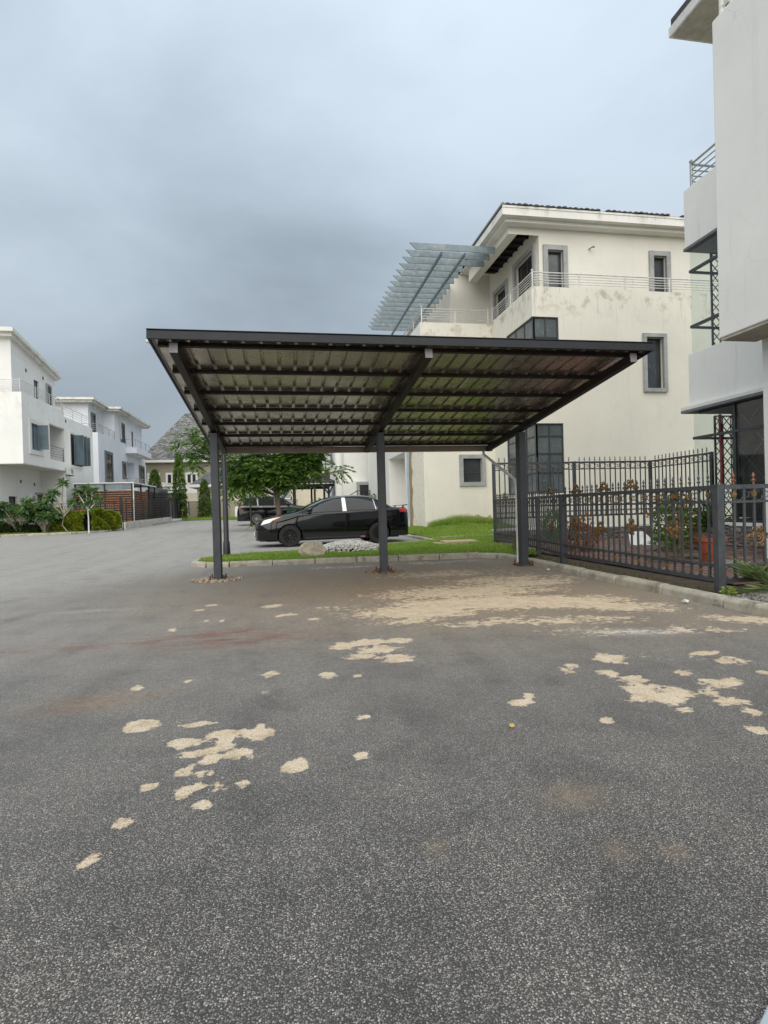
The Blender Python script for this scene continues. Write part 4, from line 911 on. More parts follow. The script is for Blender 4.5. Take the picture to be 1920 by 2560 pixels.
def villa2(x, y, label, mat, z0):
    h = thing('villa', label, 'building', (x - 3, y + 4, 0))
    f = Face((x, y), (0, 1), (1, 0)); ff = Face((x - 9, y), (1, 0), (0, -1))
    f.wall(h, 0, 17.5, z0 - .2, 8.7, [(9.3, 12.5, 4.0, 6.9)], mat, depth=1.6); ff.wall(h, 0, 9, z0 - .2, 8.7, (), mat)
    ff.window(h, 4.2, 5.1, 5.1, 7.6, sur=.3, pane='black_glass', sm='window_dark_grey')
    f.window(h, 2.0, 3.9, 4.6, 7.0, sur=.26, pane='black_glass', cols=2, rows=2, sm='window_dark_grey')
    f.window(h, 7.7, 8.6, 5.2, 6.5, sur=.24, pane='black_glass', sm='window_dark_grey')
    f.window(h, 14.6, 16.5, 4.4, 6.6, sur=.26, pane='black_glass', cols=2, sm='window_dark_grey')
    MB().box(x - 1.6, y + 9.3, 4.0, x - 1.55, y + 12.5, 6.9).build('wall', mat, h); MB().box(x - 1.54, y + 9.6, 4.05, x - 1.5, y + 10.6, 6.2).build('balcony_door', 'black_glass', h)
    MB().box(x, y + 9.0, 3.5, x + 1.1, y + 12.8, 4.15).build('balcony', mat, h, bevel=.03); railing(h, [(x + .02, y + 9.1), (x + 1.0, y + 9.1), (x + 1.0, y + 12.7), (x + .02, y + 12.7)], 4.15, .9, nb=4, mat='window_grey', balls=False)
    MB().box(x, y + 9.0, 7.7, x + 1.1, y + 15.8, 8.3).build('balcony', mat, h, bevel=.03); railing(h, [(x + .02, y + 9.1), (x + 1.0, y + 9.1), (x + 1.0, y + 15.7)], 8.3, .9, nb=4, mat='window_grey', balls=False)
    railing(h, [(x - 9, y + .1), (x - .1, y + .1), (x - .1, y + 5.5)], 8.7, .8, nb=4, mat='window_grey', balls=False)
    ft = Face((x - 1.2, y + 1.4), (0, 1), (1, 0)); ft.wall(h, 0, 4.2, 8.5, 11.6, (), mat); Face((x - 9, y + 1.4), (1, 0), (0, -1)).wall(h, 0, 7.8, 8.5, 11.6, (), mat)
    ft2 = Face((x - .1, y + 5.6), (0, 1), (1, 0)); ft2.wall(h, 0, 11, 8.5, 11.6, (), mat); Face((x - 3, y + 5.6), (1, 0), (0, -1)).wall(h, 0, 2.9, 8.5, 11.6, (), mat)
    ft.window(h, .9, 1.7, 8.9, 10.7, sur=.2, pane='black_glass', sm='window_dark_grey'); ft2.window(h, 2.2, 3.3, 8.8, 10.6, sur=.2, pane='black_glass', sm='window_dark_grey')
    ft2.window(h, 6.0, 6.7, 8.6, 10.4, sur=.08, pane='black_glass', sm='white_plaster')
    MB().box(x - 9.5, y + .7, 11.6, x - .6, y + 16, 11.78).box(x - 9.7, y + .5, 11.781, x - .4, y + 16.2, 11.98).build('roof', 'trim_white', h)
    MB().box(x - .59, y + 4.9, 11.5, x + .6, y + 17.3, 11.68).box(x - .39, y + 4.7, 11.681, x + .8, y + 17.5, 11.88).build('roof', 'trim_white', h)
    MB().tube([(x - .95, y + 2.5, 11.6), (x - 1.0, y + 5.2, 8.7)], .05, 6).tube([(x + .05, y + 7.2, 11.4), (x + .06, y + 7.3, 9.0)], .05, 6).build('downpipe', 'plastic_white', h)
    MB().tube([(x - 2, y + 6, 11.9), (x - 2, y + 6, 13.2)], .02, 5).build('aerial', 'cap_grey', h)
    return h
villa2(-16.42, 54.6, 'pale blue white villa with balconies beyond the slatted timber cabin', 'pale_blue_plaster', gz(56))

def hip_house(name, label, x0, x1, y0, y1, ze, za, wallmat, roofmat, z0, ridge=.0, apexx=None):
    h = thing(name, label, 'house', ((x0 + x1) / 2, y0, z0)); ov = .7
    MB().box(x0, y0, z0 - .3, x1, y1, ze).build('wall', wallmat, h)
    X0, X1, Y0, Y1 = x0 - ov, x1 + ov, y0 - ov, y1 + ov; xm = apexx if apexx is not None else (X0 + X1) / 2; ym = (Y0 + Y1) / 2
    rm = MB(); A1, A2 = (xm - ridge, ym, za), (xm + ridge, ym, za)
    rm.v = [(X0, Y0, ze), (X1, Y0, ze), (X1, Y1, ze), (X0, Y1, ze), A1, A2]; rm.f = [(0, 1, 5, 4), (1, 2, 5), (2, 3, 4, 5), (3, 0, 4), (0, 3, 2, 1)]
    ro = rm.build('roof', roofmat, h); uv = ro.data.uv_layers.new(name='UVMap')
    for p in ro.data.polygons:
        n = p.normal; t = Vector((0, 0, 1)).cross(n); 
        if t.length < 1e-3: t = Vector((1, 0, 0))
        t.normalize(); w = n.cross(t)
        for li in p.loop_indices: c = ro.data.vertices[ro.data.loops[li].vertex_index].co; uv.data[li].uv = (c.dot(t), c.dot(w))
    MB().box(X0 - .05, Y0 - .06, ze - .28, X1 + .05, Y0 - .001, ze + .02).box(X1 + .001, Y0, ze - .28, X1 + .06, Y1, ze + .02).box(X0 - .06, Y0, ze - .28, X0 - .001, Y1, ze + .02).build('fascia', 'trim_white', ro)
    MB().box(X0, Y0, ze - .3, X1, Y1, ze - .26).build('eaves_soffit', 'soffit_beige', ro)
    return h
h3 = hip_house('house', 'beige house with tall grey shingle hip roof at the road end', -17.0, -2.6, 75, 88, 7.9, 15.0, 'beige_plaster', 'shingle_grey', gz(75), .4, -12.7)
f3 = Face((-17.0, 75), (1, 0), (0, -1)); q = MB(); f3.box(q, 0, 14.4, 5.2, 7.55, 0, .02); q.build('raw_band', 'render_raw', h3)
q = MB(); f3.box(q, 0, 14.4, 3.7, 5.0, 0, .015); q.build('string_course', 'white_plaster', h3)
for a in (.4, 2.6, 5.0, 7.9, 10.6, 13.0):
    q = MB(); f3.box(q, a - .25, a + 1.25, 4.95, 6.35, .02, .1); q.build('window_surround', 'white_plaster', h3)
    f3.window(h3, a, a + .4, 5.05, 6.1, sur=0, rec=-.11, pane='black_glass'); f3.window(h3, a + .6, a + 1.0, 5.05, 6.1, sur=0, rec=-.11, pane='black_glass')
hip_house('gatehouse', 'low cream gatehouse with slate hip roof before the tall roofed house', -9.0, -1.5, 62, 69, 4.1, 6.6, 'beige_plaster', 'shingle_slate', gz(62), 1.4)
hip_house('house', 'distant slate roofed house behind the tall hip roof house', 1.0, 12.0, 95, 104, 8.2, 12.0, 'beige_plaster', 'shingle_slate', gz(90), 1.0)

# white villa further back, seen between the tree and the villa's side wall
m2 = thing('villa', 'plain white villa behind the black sedan with dark stair railing', 'building', (6, 38, 0)); zz = gz(38)
F2 = Face((3.9, 38), (1, 0), (0, -1)); F2.wall(m2, 0, 6, zz - .2, 10, (), 'white_plaster')
q = MB(); F2.box(q, .05, 1.75, zz, 2.95, 0, .6); q.build('porch_block', 'white_plaster', m2); 
F2.window(m2, 1.15, 1.75, 1.3, 2.7, sur=.2, sd=.75, rec=-.62, pane='black_glass')
F2S = Face((3.9, 56), (0, -1), (-1, 0)); F2S.wall(m2, 0, 18, zz - .2, 10, (), 'white_plaster')
MB().tube([(3.78, 38.05, zz), (3.78, 38.05, 10)], .3, 16).build('rounded_corner', 'white_plaster', m2, smooth=True)
F2S.window(m2, 14.9, 16.2, 4.2, 7.0, sur=.28, pane='tinted_glass', sm='window_grey'); F2S.window(m2, 10.8, 12.0, 4.8, 7.0, sur=.28, pane='tinted_glass', sm='window_grey'); F2S.window(m2, 4.6, 5.6, 3.9, 5.4, sur=.1, pane='black_glass')
sr = thing('stair_railing', 'black mesh stair railing in front of the plain white villa', 'railing', (4.8, 36.3, zz))
for a in range(6): MB().box(4.3 + a * .42, 36.28, zz, 4.34 + a * .42, 36.32, 2.25 if a else 1.95).build('post', 'black_paint', sr)
MB().bar((4.1, 36.3, 1.9), (4.75, 36.3, 2.27), .05, .05).bar((4.75, 36.3, 2.27), (6.5, 36.3, 2.27), .05, .05).build('top_rail', 'black_paint', sr)
for i in range(6): MB().bar((4.3, 36.3, zz + .4 + i * .25), (6.5, 36.3, zz + .4 + i * .25), .012, .012).build('wire', 'black_paint', sr)
# ------------------------------------------------------------------ ornamental fences
def spear_mesh(s=1., mat='fence_paint'):
    mb = MB(); mb.lathe([(.009, 0), (.009, .035), (.02, .05), (.009, .062), (.007, .075), (.017, .095), (.001, .14)], 6); mb.box(-.026, -.006, .043, .026, .006, .055)
    mb.v = [(x * s, y * s, z * s) for x, y, z in mb.v]; return mb.mesh('spear', mat)
SP = spear_mesh(); SPG = spear_mesh(1.0, 'copper_paint')
def arc(c, r, a0, a1, n=12, sy=1.): return [(c[0] + r * math.cos(t), 0, c[1] + r * sy * math.sin(t)) for t in np.linspace(a0, a1, n)]
def ring_mesh(r): mb = MB(); mb.tube(arc((0, 0), r, 0, 6.283 * 17 / 18, 18), .006, 4, closed=True); return mb.mesh('ring', 'fence_paint', smooth=True)
def scroll_mesh(r):
    mb = MB(); mb.tube(arc((-r * .5, 0), r * .5, -1.6, 3.4), .005, 4).tube(arc((r * .5, 0), r * .5, 1.5, 6.6), .005, 4); return mb.mesh('scroll', 'fence_paint', smooth=True)
def rosette_mesh(r):
    mb = MB(); mb.lathe([(r * .25, -.012), (r * .95, -.004), (r, 0), (r * .95, .004), (r * .25, .012)], 12, axis='y')
    for i in range(8):
        t = i * math.pi / 4; mb.obox((r * .72 * math.cos(t), 0, r * .72 * math.sin(t)), (r * .3 * math.cos(t), 0, r * .3 * math.sin(t)), (0, .011, 0), (-r * .2 * math.sin(t), 0, r * .2 * math.cos(t)))
    mb.lathe([(.001, -.018), (r * .35, -.013), (r * .35, .013), (.001, .018)], 8, axis='y'); return mb.mesh('rosette', 'gold_paint')
def spiral(c, r, turns, a0, flip=1):
    return [(c[0] + flip * r * (1 - .75 * k) * math.cos(a0 + 6.283 * turns * k), .004 * math.sin(k * 9), c[1] + r * (1 - .75 * k) * math.sin(a0 + 6.283 * turns * k)) for k in np.linspace(0, 1, 18)]
def cartouche_mesh(w, h, name):
    mb = MB(); mb.tube(arc((0, 0), h * .32, 0, 5.93, 16, 1.15), .012, 5, closed=True); mb.tube(arc((0, 0), h * .17, 0, 5.93, 12), .01, 5, closed=True)
    mb.lathe([(.001, -.02), (h * .1, -.012), (h * .1, .012), (.001, .02)], 8, axis='y')
    for s_ in (-1, 1):
        mb.tube(spiral((s_ * w * .26, .01), h * .21, 1.3, 2.4, s_), .011, 5).tube(spiral((s_ * w * .38, -.005), h * .14, 1.2, .6, s_), .009, 5)
        mb.tube([(s_ * w * .36, 0, 0), (s_ * w * .43, 0, .012), (s_ * w * .5, 0, -.004)], [.014, .012, .003], 5)
        mb.tube(spiral((s_ * w * .1, h * .42), h * .13, 1.1, -.6, s_), .009, 5).tube(spiral((s_ * w * .1, -h * .42), h * .13, 1.1, .6, -s_), .009, 5)
    mb.tube([(0, 0, h * .36), (0, 0, h * .5), (0, 0, h * .56)], [.014, .012, .003], 5)
    return mb.mesh(name, 'gold_paint', smooth=True)
def crown_mesh(w, h, name):
    mb = MB()
    mb.tube(arc((0, .01), h * .62, 0, math.pi, 12), .011, 5).tube(arc((0, .01), h * .38, 0, math.pi, 10), .009, 5); mb.lathe([(.001, -.02), (h * .16, -.01), (h * .16, .01), (.001, .02)], 8, (0, 0, h * .28), 'y')
    for s_ in (-1, 1):
        mb.tube(spiral((s_ * w * .27, h * .24), h * .24, 1.3, 2.4, s_), .01, 5).tube(spiral((s_ * w * .4, h * .14), h * .14, 1.2, .4, s_), .008, 5)
        mb.tube([(s_ * w * .38, 0, h * .1), (s_ * w * .46, 0, h * .22), (s_ * w * .5, 0, h * .1)], [.012, .01, .003], 5)
        mb.tube(spiral((s_ * w * .12, h * .72), h * .16, 1.1, -.5, s_), .008, 5)
    mb.tube([(0, 0, h * .6), (0, 0, h * .85), (0, 0, h)], [.013, .011, .003], 5)
    return mb.mesh(name, 'gold_paint', smooth=True)
RG1, RG2 = ring_mesh(.052), ring_mesh(.066); SC = scroll_mesh(.055); RO1, RO2 = rosette_mesh(.033), rosette_mesh(.028)
CART = cartouche_mesh(.36, .21, 'cartouche'); CROWN = crown_mesh(.40, .17, 'crown_ornament')
def fence_run(T, p, q, z, bands, pitch, posts=(True, True), pw=.065, bw=.026, spear=True, carts=(), crowns=(), ros=2, top_over=.0):
    """bands: dict with bottom rail, low band top, high band bottom, top rail heights"""
    p, q = Vector((*p, 0)), Vector((*q, 0)); d = q - p; L_ = d.length; d.normalize(); an = math.atan2(d.y, d.x); rot = (0, 0, an)
    zb0, zl, zh, zt = [z + t for t in bands]
    for i, e_ in enumerate((p, q)):
        if posts[i]: MB().box(e_.x - pw / 2, e_.y - pw / 2, z - .1, e_.x + pw / 2, e_.y + pw / 2, zt + .03).build('post', 'fence_paint', T, bevel=.004)
    for zz_, hh_ in ((zb0, .045), (zl, .025), (zh, .025), (zt, .048)):
        MB().bar(p + Vector((0, 0, zz_)), q + Vector((0, 0, zz_)), .03, hh_).build('rail', 'fence_paint', T)
    n = max(2, round(L_ / pitch)); st = L_ / n
    me = MB().box(-bw / 2, -bw / 2.6, zb0 - z, bw / 2, bw / 2.6, zt - z).mesh('picket', 'fence_paint')
    for i in range(n):
        c = p + d * (st * (i + .5)); c0 = p + d * (st * i)
        if i: inst(me, 'picket', T, (c0.x, c0.y, z), rot); 
        if i and spear and (spear == 1 or i % 2): inst(SPG if (spear == 2) else SP, 'spear', T, (c0.x, c0.y, zt + .02), rot)
        inst(RG1 if i % 2 else SC, 'ring' if i % 2 else 'scroll', T, (c.x, c.y, (zh + zt) / 2 - .005), rot, (st / .115, 1, (zt - zh - .03) / .11))
        if ros and i % ros == 1 and i: inst(RO1, 'rosette', T, (c0.x, c0.y, (zh + zt) / 2), rot)
        inst(RG2, 'ring', T, (c.x, c.y, (zb0 + zl) / 2), rot, (st / .14, 1, (zl - zb0 - .03) / .135))
        if ros and i % 4 == 2: inst(RO2, 'rosette', T, (c0.x, c0.y, (zb0 + zl) / 2), rot)
    for t in carts: c = p + d * (L_ * t); inst(CART, 'cartouche', T, (c.x, c.y, z + (bands[1] + bands[2]) * .5 + random.uniform(-.05, .04)), (0, random.uniform(-.12, .12), an))
    for t in crowns: c = p + d * (L_ * t); inst(CROWN, 'crown_ornament', T, (c.x, c.y, zt + .026), rot)
B1 = (.20, .37, 1.06, 1.225)
ff = thing('iron_fence', 'low charcoal iron fence with gold rosettes along the yard kerb', 'fence', (4.8, 8, 0))
fence_run(ff, (4.67, 5.38), (4.80, 9.12), 0, B1, .15, (True, True), pw=.085, carts=(.20, .44, .66, .88), crowns=(.44, .63, .86))
gt = thing('iron_gate', 'narrow iron gate panel with gold cartouche between two fence posts', 'gate', (4.95, 9.9, 0))
fence_run(gt, (4.83, 9.2), (5.08, 10.65), 0, B1, .12, (False, False), carts=(.4,), crowns=(.45,), spear=True)
f2 = thing('iron_fence', 'short iron fence from the gate back to the lawn corner', 'fence', (5.3, 12.4, 0))
fence_run(f2, (5.12, 10.75), (5.47, 14.03), 0, B1, .12, (True, False), pw=.08, crowns=(.3, .7))
f3_ = thing('iron_fence', 'iron fence running right from the corner post past the palm', 'fence', (5.6, 5.38, 0))
fence_run(f3_, (4.73, 5.37), (8.2, 5.30), 0, B1, .125, (False, True), carts=(.12, .45), spear=2)
# tall rear fence on the stone wall
B2 = (.28, .42, 1.55, 1.73)
rfence = thing('iron_fence', 'tall iron fence with spear tips on the stone clad yard wall', 'fence', (7.8, 14.05, .46))
fence_run(rfence, (5.48, 14.05), (7.78, 14.05), .46, B2, .155, (True, True), pw=.075, ros=2)
fence_run(rfence, (7.78, 14.05), (10.07, 14.05), .46, B2, .155, (False, True), pw=.075, ros=2)
MB().box(5.445, 14.015, -.05, 5.515, 14.085, .4).build('post', 'fence_paint', rfence)
rf2 = thing('iron_fence', 'return of the tall fence running forward to the glazed corner', 'fence', (10.0, 13.2, .46))
fence_run(rf2, (10.07, 13.98), (10.05, 11.75), .46, B2, .145, (False, True), pw=.07, ros=2)
# ------------------------------------------------------------------ yard: stone wall, paving, pots
sw = thing('stone_wall', 'low stone clad wall with white coping at the back of the yard', 'wall', (7.8, 14.1, 0))
MB().box(5.55, 14.06, -.05, 10.1, 14.3, .40).build('core', 'soil', sw)
MB().box(5.5, 13.98, .40, 10.12, 14.32, .455).build('coping', 'white_plaster', sw, bevel=.006)
sm_ = []
for k in range(4):
    mb = MB(); bm = bmesh.new(); bmesh.ops.create_cube(bm, size=1); bmesh.ops.subdivide_edges(bm, edges=bm.edges, cuts=2, use_grid_fill=True); rn = random.Random(k)
    for v_ in bm.verts:
        if v_.co.y < -.4: v_.co.y += rn.uniform(-.35, .2)
        v_.co.x *= .97; v_.co.z *= .95
    me = bpy.data.meshes.new('stone'); bm.to_mesh(me); bm.free(); me.materials.append(M['clad_stone']); sm_.append(me)
def clad(T, p, q, z0, rows, hgt, ln, rotz):
    p, q = Vector((*p, 0)), Vector((*q, 0)); d = (q - p); L_ = d.length; d.normalize()
    for r in range(rows):
        a = -ln * .5 * (r % 2)
        while a < L_ - .02:
            w = ln * random.uniform(.75, 1.2); a0, a1 = max(a, 0), min(a + w, L_)
            if a1 - a0 > .06:
                c = p + d * ((a0 + a1) / 2); inst(random.choice(sm_), 'stone', T, (c.x, c.y, z0 + hgt * (r + .5)), (0, 0, rotz), (a1 - a0, .08, hgt))
            a += w
clad(sw, (5.56, 14.03), (10.05, 14.03), -.02, 3, .14, .33, 0)
sw2 = thing('stone_wall', 'stone clad plinth wall under the near villa corner glazing', 'wall', (9.2, 10.5, 0))
MB().box(9.24, 7.9, -.05, 9.4, 11.48, .53).build('core', 'soil', sw2); MB().box(9.17, 7.9, .531, 9.45, 11.52, .59).build('coping', 'white_plaster', sw2)
clad(sw2, (9.2, 11.48), (9.2, 7.95), -.02, 4, .1375, .33, -math.pi / 2)
# paving
yf = struct(MB().quad((4.48, 1.2, .03), (9.95, 1.2, .03), (9.95, 14.1, .03), (4.48, 14.1, .03)).build('yard_bed', 'soil'))
VV, FF = [], []; n = 0
cube = np.array([(x, y, z) for z in (0, 1) for y in (0, 1) for x in (0, 1)], float); cf = np.array([(4, 5, 7, 6), (0, 1, 5, 4), (2, 6, 7, 3), (0, 4, 6, 2), (1, 3, 7, 5)])
x = 5.35
while x < 9.95:
    y = 5.9 + random.uniform(0, .1)
    while y < 13.9:
        VV.append(cube * np.array([.205, .098, .05]) + np.array([x, y, .045 + random.uniform(0, .012)])); FF.append(cf + 8 * n); n += 1; y += .105
    x += .212
tag(np_obj('paving_bricks', np.concatenate(VV), np.concatenate(FF), 'paver_red'), 'weathered reddish brick paving of the fenced yard', 'paving', kind='stuff')
# strip of dark soil between kerb and fence with leaf litter
P = np.stack([rng.uniform(4.47, 5.3, 2600), rng.uniform(2.0, 11, 2600)], 1); P = P[P[:, 0] < 4.85 + .05 * (P[:, 1] - 5)]
Vl, Fl = leaf_geo(np.column_stack([P, np.full(len(P), .04)]), np.column_stack([rng.normal(size=(len(P), 2)), rng.uniform(0, .4, len(P))]), rng.uniform(.02, .06, len(P)), .02)
tag(np_obj('leaf_litter', Vl, Fl, 'dry_leaf'), 'dry leaf litter on the dark soil strip under the fence', 'leaf litter', kind='stuff')
pebbles('border_pebbles', 'grey pebbles heaped behind the yard kerb at the right edge', (5.05, 4.75, .03), .62, .6, 2600, .012, .032, 'grey_pebble', mound=.08)
wp_ = thing('white_panel', 'white panel leaning on the ground inside the fenced yard', 'panel', (8.2, 11.6, .08))
MB().prism([(7.75, 11.55, .08), (8.35, 11.35, .08), (8.2, 11.75, .38), (7.9, 11.85, .38)], (.0, .02, .01)).build('sheet', 'plastic_white', wp_)
# flower pot
pt = thing('flower_pot', 'terracotta flower pot with bushy plant in the fenced yard', 'flower pot', (6.55, 7.72, .1))
MB().box(6.2, 7.4, .04, 7.0, 8.1, .12).build('plinth', 'concrete', pt)
MB().lathe([(.13, .12), (.15, .14), (.20, .44), (.225, .44), (.23, .50), (.20, .50), (.18, .46)], 20, (6.55, 7.72, 0)).build('pot', 'terracotta', pt, smooth=True)
k = 420; D = rng.normal(size=(k, 3)); D[:, 2] = np.abs(D[:, 2]) + .3; D /= np.linalg.norm(D, axis=1, keepdims=True)
Pc = np.array([6.55, 7.72, .62]) + D * rng.uniform(.05, .3, (k, 1)) * np.array([.8, .8, 1.4])
Vl, Fl = leaf_geo(Pc, D + rng.normal(0, .5, (k, 3)), rng.uniform(.07, .14, k), .045); np_obj('leaves', Vl, Fl, 'dark_leaf', pt, (6.55, 7.72, .1))
# tiered conifer
nf = thing('norfolk_pine', 'young tiered conifer behind the low iron fence', 'plant', (6.3, 8.1, .08))
MB().tube([(6.3, 8.1, .05), (6.31, 8.1, .7), (6.28, 8.11, 1.3)], [.025, .018, .006], 6).build('trunk', 'bark', nf)
VV, FF, off = [], [], 0
for tz in np.linspace(.15, 1.25, 8):
    rr = .52 * (1 - (tz - .15) / 1.35) + .06
    for kx in range(8):
        a = kx * .785 + tz * 3; m_ = 26; t = rng.uniform(.1, 1, m_)
        Pb = np.array([6.3, 8.1, tz]) + np.stack([np.cos(a) * t * rr, np.sin(a) * t * rr, .1 * t * rr - .25 * t * t * rr + 0 * t], 1)
        Dd = np.stack([np.cos(a) + rng.normal(0, .8, m_), np.sin(a) + rng.normal(0, .8, m_), rng.normal(.1, .25, m_)], 1)
        v_, f_ = leaf_geo(Pb, Dd, rng.uniform(.06, .11, m_), .016); VV.append(v_); FF.append(f_ + off); off += len(v_)
np_obj('fronds', np.concatenate(VV), np.concatenate(FF), 'dark_leaf', nf, (6.3, 8.1, .08))
def bush(name, label, c, r3, n, ll, lw, mat, cat='plant', stems=5, up=.5, group=None):
    T = thing(name, label, cat, c, group=group); c = np.array(c); sm = MB()
    for i in range(stems):
        a = random.uniform(0, 6.28); e_ = c + np.array([math.cos(a) * r3[0] * .7, math.sin(a) * r3[1] * .7, r3[2] * random.uniform(1.1, 1.8)])
        sm.tube([c, c * .5 + e_ * .5 + np.array([0, 0, .08]), e_], [.02 * r3[2] + .006, .012 * r3[2] + .004, .004], 5)
    sm.build('stems', 'bark', T)
    D = rng.normal(size=(n, 3)); D /= np.linalg.norm(D, axis=1, keepdims=True); rad = rng.uniform(.35, 1, n)[:, None] ** .6
    lump = 1 + .22 * np.sin(D[:, :1] * 5 + c[0]) * np.cos(D[:, 1:2] * 6) + .15 * np.sin(D[:, 2:] * 9)
    Pc = c + np.array([0, 0, r3[2]]) + D * rad * lump * np.array(r3)
    Dd = D + rng.normal(0, .6, (n, 3)); Dd[:, 2] += up
    v_, f_ = leaf_geo(Pc, Dd, rng.uniform(.7, 1.2, n) * ll, lw); np_obj('foliage', v_, f_, mat, T, tuple(c)); return T
fs_ = bush('flowering_shrub', 'green shrub with reddish tips behind the fence corner', (7.3, 9.6, .1), (.38, .3, .56), 620, .1, .05, 'tree_leaf')
k = 170; D = rng.normal(size=(k, 3)); D[:, 2] = np.abs(D[:, 2]) + .2; D /= np.linalg.norm(D, axis=1, keepdims=True)
Vl, Fl = leaf_geo(np.array([7.3, 9.6, .66]) + D * np.array([.42, .34, .62]), D + rng.normal(0, .5, (k, 3)), rng.uniform(.06, .11, k), .045); np_obj('blossoms', Vl, Fl, 'red_flower', fs_, (7.3, 9.6, .1))
for q_, lb_ in (((6.0, 10.6, .08), 'low reddish brown plant just inside the iron gate'), ((8.6, 11.0, .08), 'reddish brown plant near the glazed corner plinth')):
    bush('croton', lb_, q_, (.34, .3, .34), 420, .12, .05, 'red_flower')
bush('flowering_shrub', 'thin leafy shrub against the tall rear fence', (6.9, 13.6, .1), (.3, .2, .4), 500, .1, .05, 'tree_leaf')
bush('dry_weed', 'dry brown weed at the lawn corner beside the fence', (4.75, 10.9, .1), (.13, .12, .17), 260, .07, .02, 'dry_leaf', stems=7)
bush('kerb_weed', 'tiny green weed sprouting at the fence corner post', (4.6, 5.2, .06), (.06, .05, .05), 60, .05, .02, 'grass_blade', stems=2)
def fan_palm(name, label, c, nfr, ln, mat, droop=.5):
    T = thing(name, label, 'palm', c); c = np.array(c); VV, FF, off = [], [], 0; sm = MB()
    for i in range(nfr):
        a = i * 2.4 + random.uniform(-.3, .3); el = random.uniform(.25, 1.15); d = np.array([math.cos(a) * math.cos(el), math.sin(a) * math.cos(el), math.sin(el)]); L_ = ln * random.uniform(.75, 1.1)
        t = np.linspace(0, 1, 9); cur = c + d * (t[:, None] * L_) + np.array([0, 0, -1.]) * (droop * L_ * t[:, None] ** 2)
        sm.tube(list(cur), [.009] * 3 + [.006] * 3 + [.003] * 3, 4)
        m_ = 46; tt = rng.uniform(.22, 1, m_); Pb = np.stack([np.interp(tt, t, cur[:, j]) for j in range(3)], 1); tg = np.gradient(cur, axis=0)[-3]; tg /= np.linalg.norm(tg)
        sd_ = np.cross(d, [0, 0, 1.]); sd_ /= np.linalg.norm(sd_) + 1e-6; sg = np.where(rng.random(m_) > .5, 1, -1)[:, None]
        Dd = tg * .9 + sd_ * sg * .9 + np.array([0, 0, .25]) + rng.normal(0, .12, (m_, 3))
        v_, f_ = leaf_geo(Pb, Dd, rng.uniform(.7, 1.1, m_) * ln * .36, .014); VV.append(v_); FF.append(f_ + off); off += len(v_)
    sm.build('stalks', 'palm_leaf', T); np_obj('fronds', np.concatenate(VV), np.concatenate(FF), mat, T, tuple(c)); return T
fan_palm('palm', 'feathery green young palm by the fence at the right edge', (5.12, 5.12, .08), 26, .60, 'palm_leaf', .45)
# ------------------------------------------------------------------ vehicles
def spline(tab, x):
    """monotone-ish cubic through table rows (x, v...)"""
    tab = np.asarray(tab, float); X = tab[:, 0]; x = min(max(x, X[0]), X[-1]); i = min(max(np.searchsorted(X, x) - 1, 0), len(X) - 2)
    h = X[i + 1] - X[i]; t = (x - X[i]) / h
    def slope(j):
        if j == 0: return (tab[1, 1:] - tab[0, 1:]) / (X[1] - X[0])
        if j == len(X) - 1: return (tab[-1, 1:] - tab[-2, 1:]) / (X[-1] - X[-2])
        a = (tab[j, 1:] - tab[j - 1, 1:]) / (X[j] - X[j - 1]); c = (tab[j + 1, 1:] - tab[j, 1:]) / (X[j + 1] - X[j])
        return np.where(a * c > 0, 2 * a * c / (a + c + 1e-12), 0)
    m0, m1 = slope(i) * h, slope(i + 1) * h; p0, p1 = tab[i, 1:], tab[i + 1, 1:]
    return (2 * t ** 3 - 3 * t ** 2 + 1) * p0 + (t ** 3 - 2 * t ** 2 + t) * m0 + (-2 * t ** 3 + 3 * t ** 2) * p1 + (t ** 3 - t ** 2) * m1
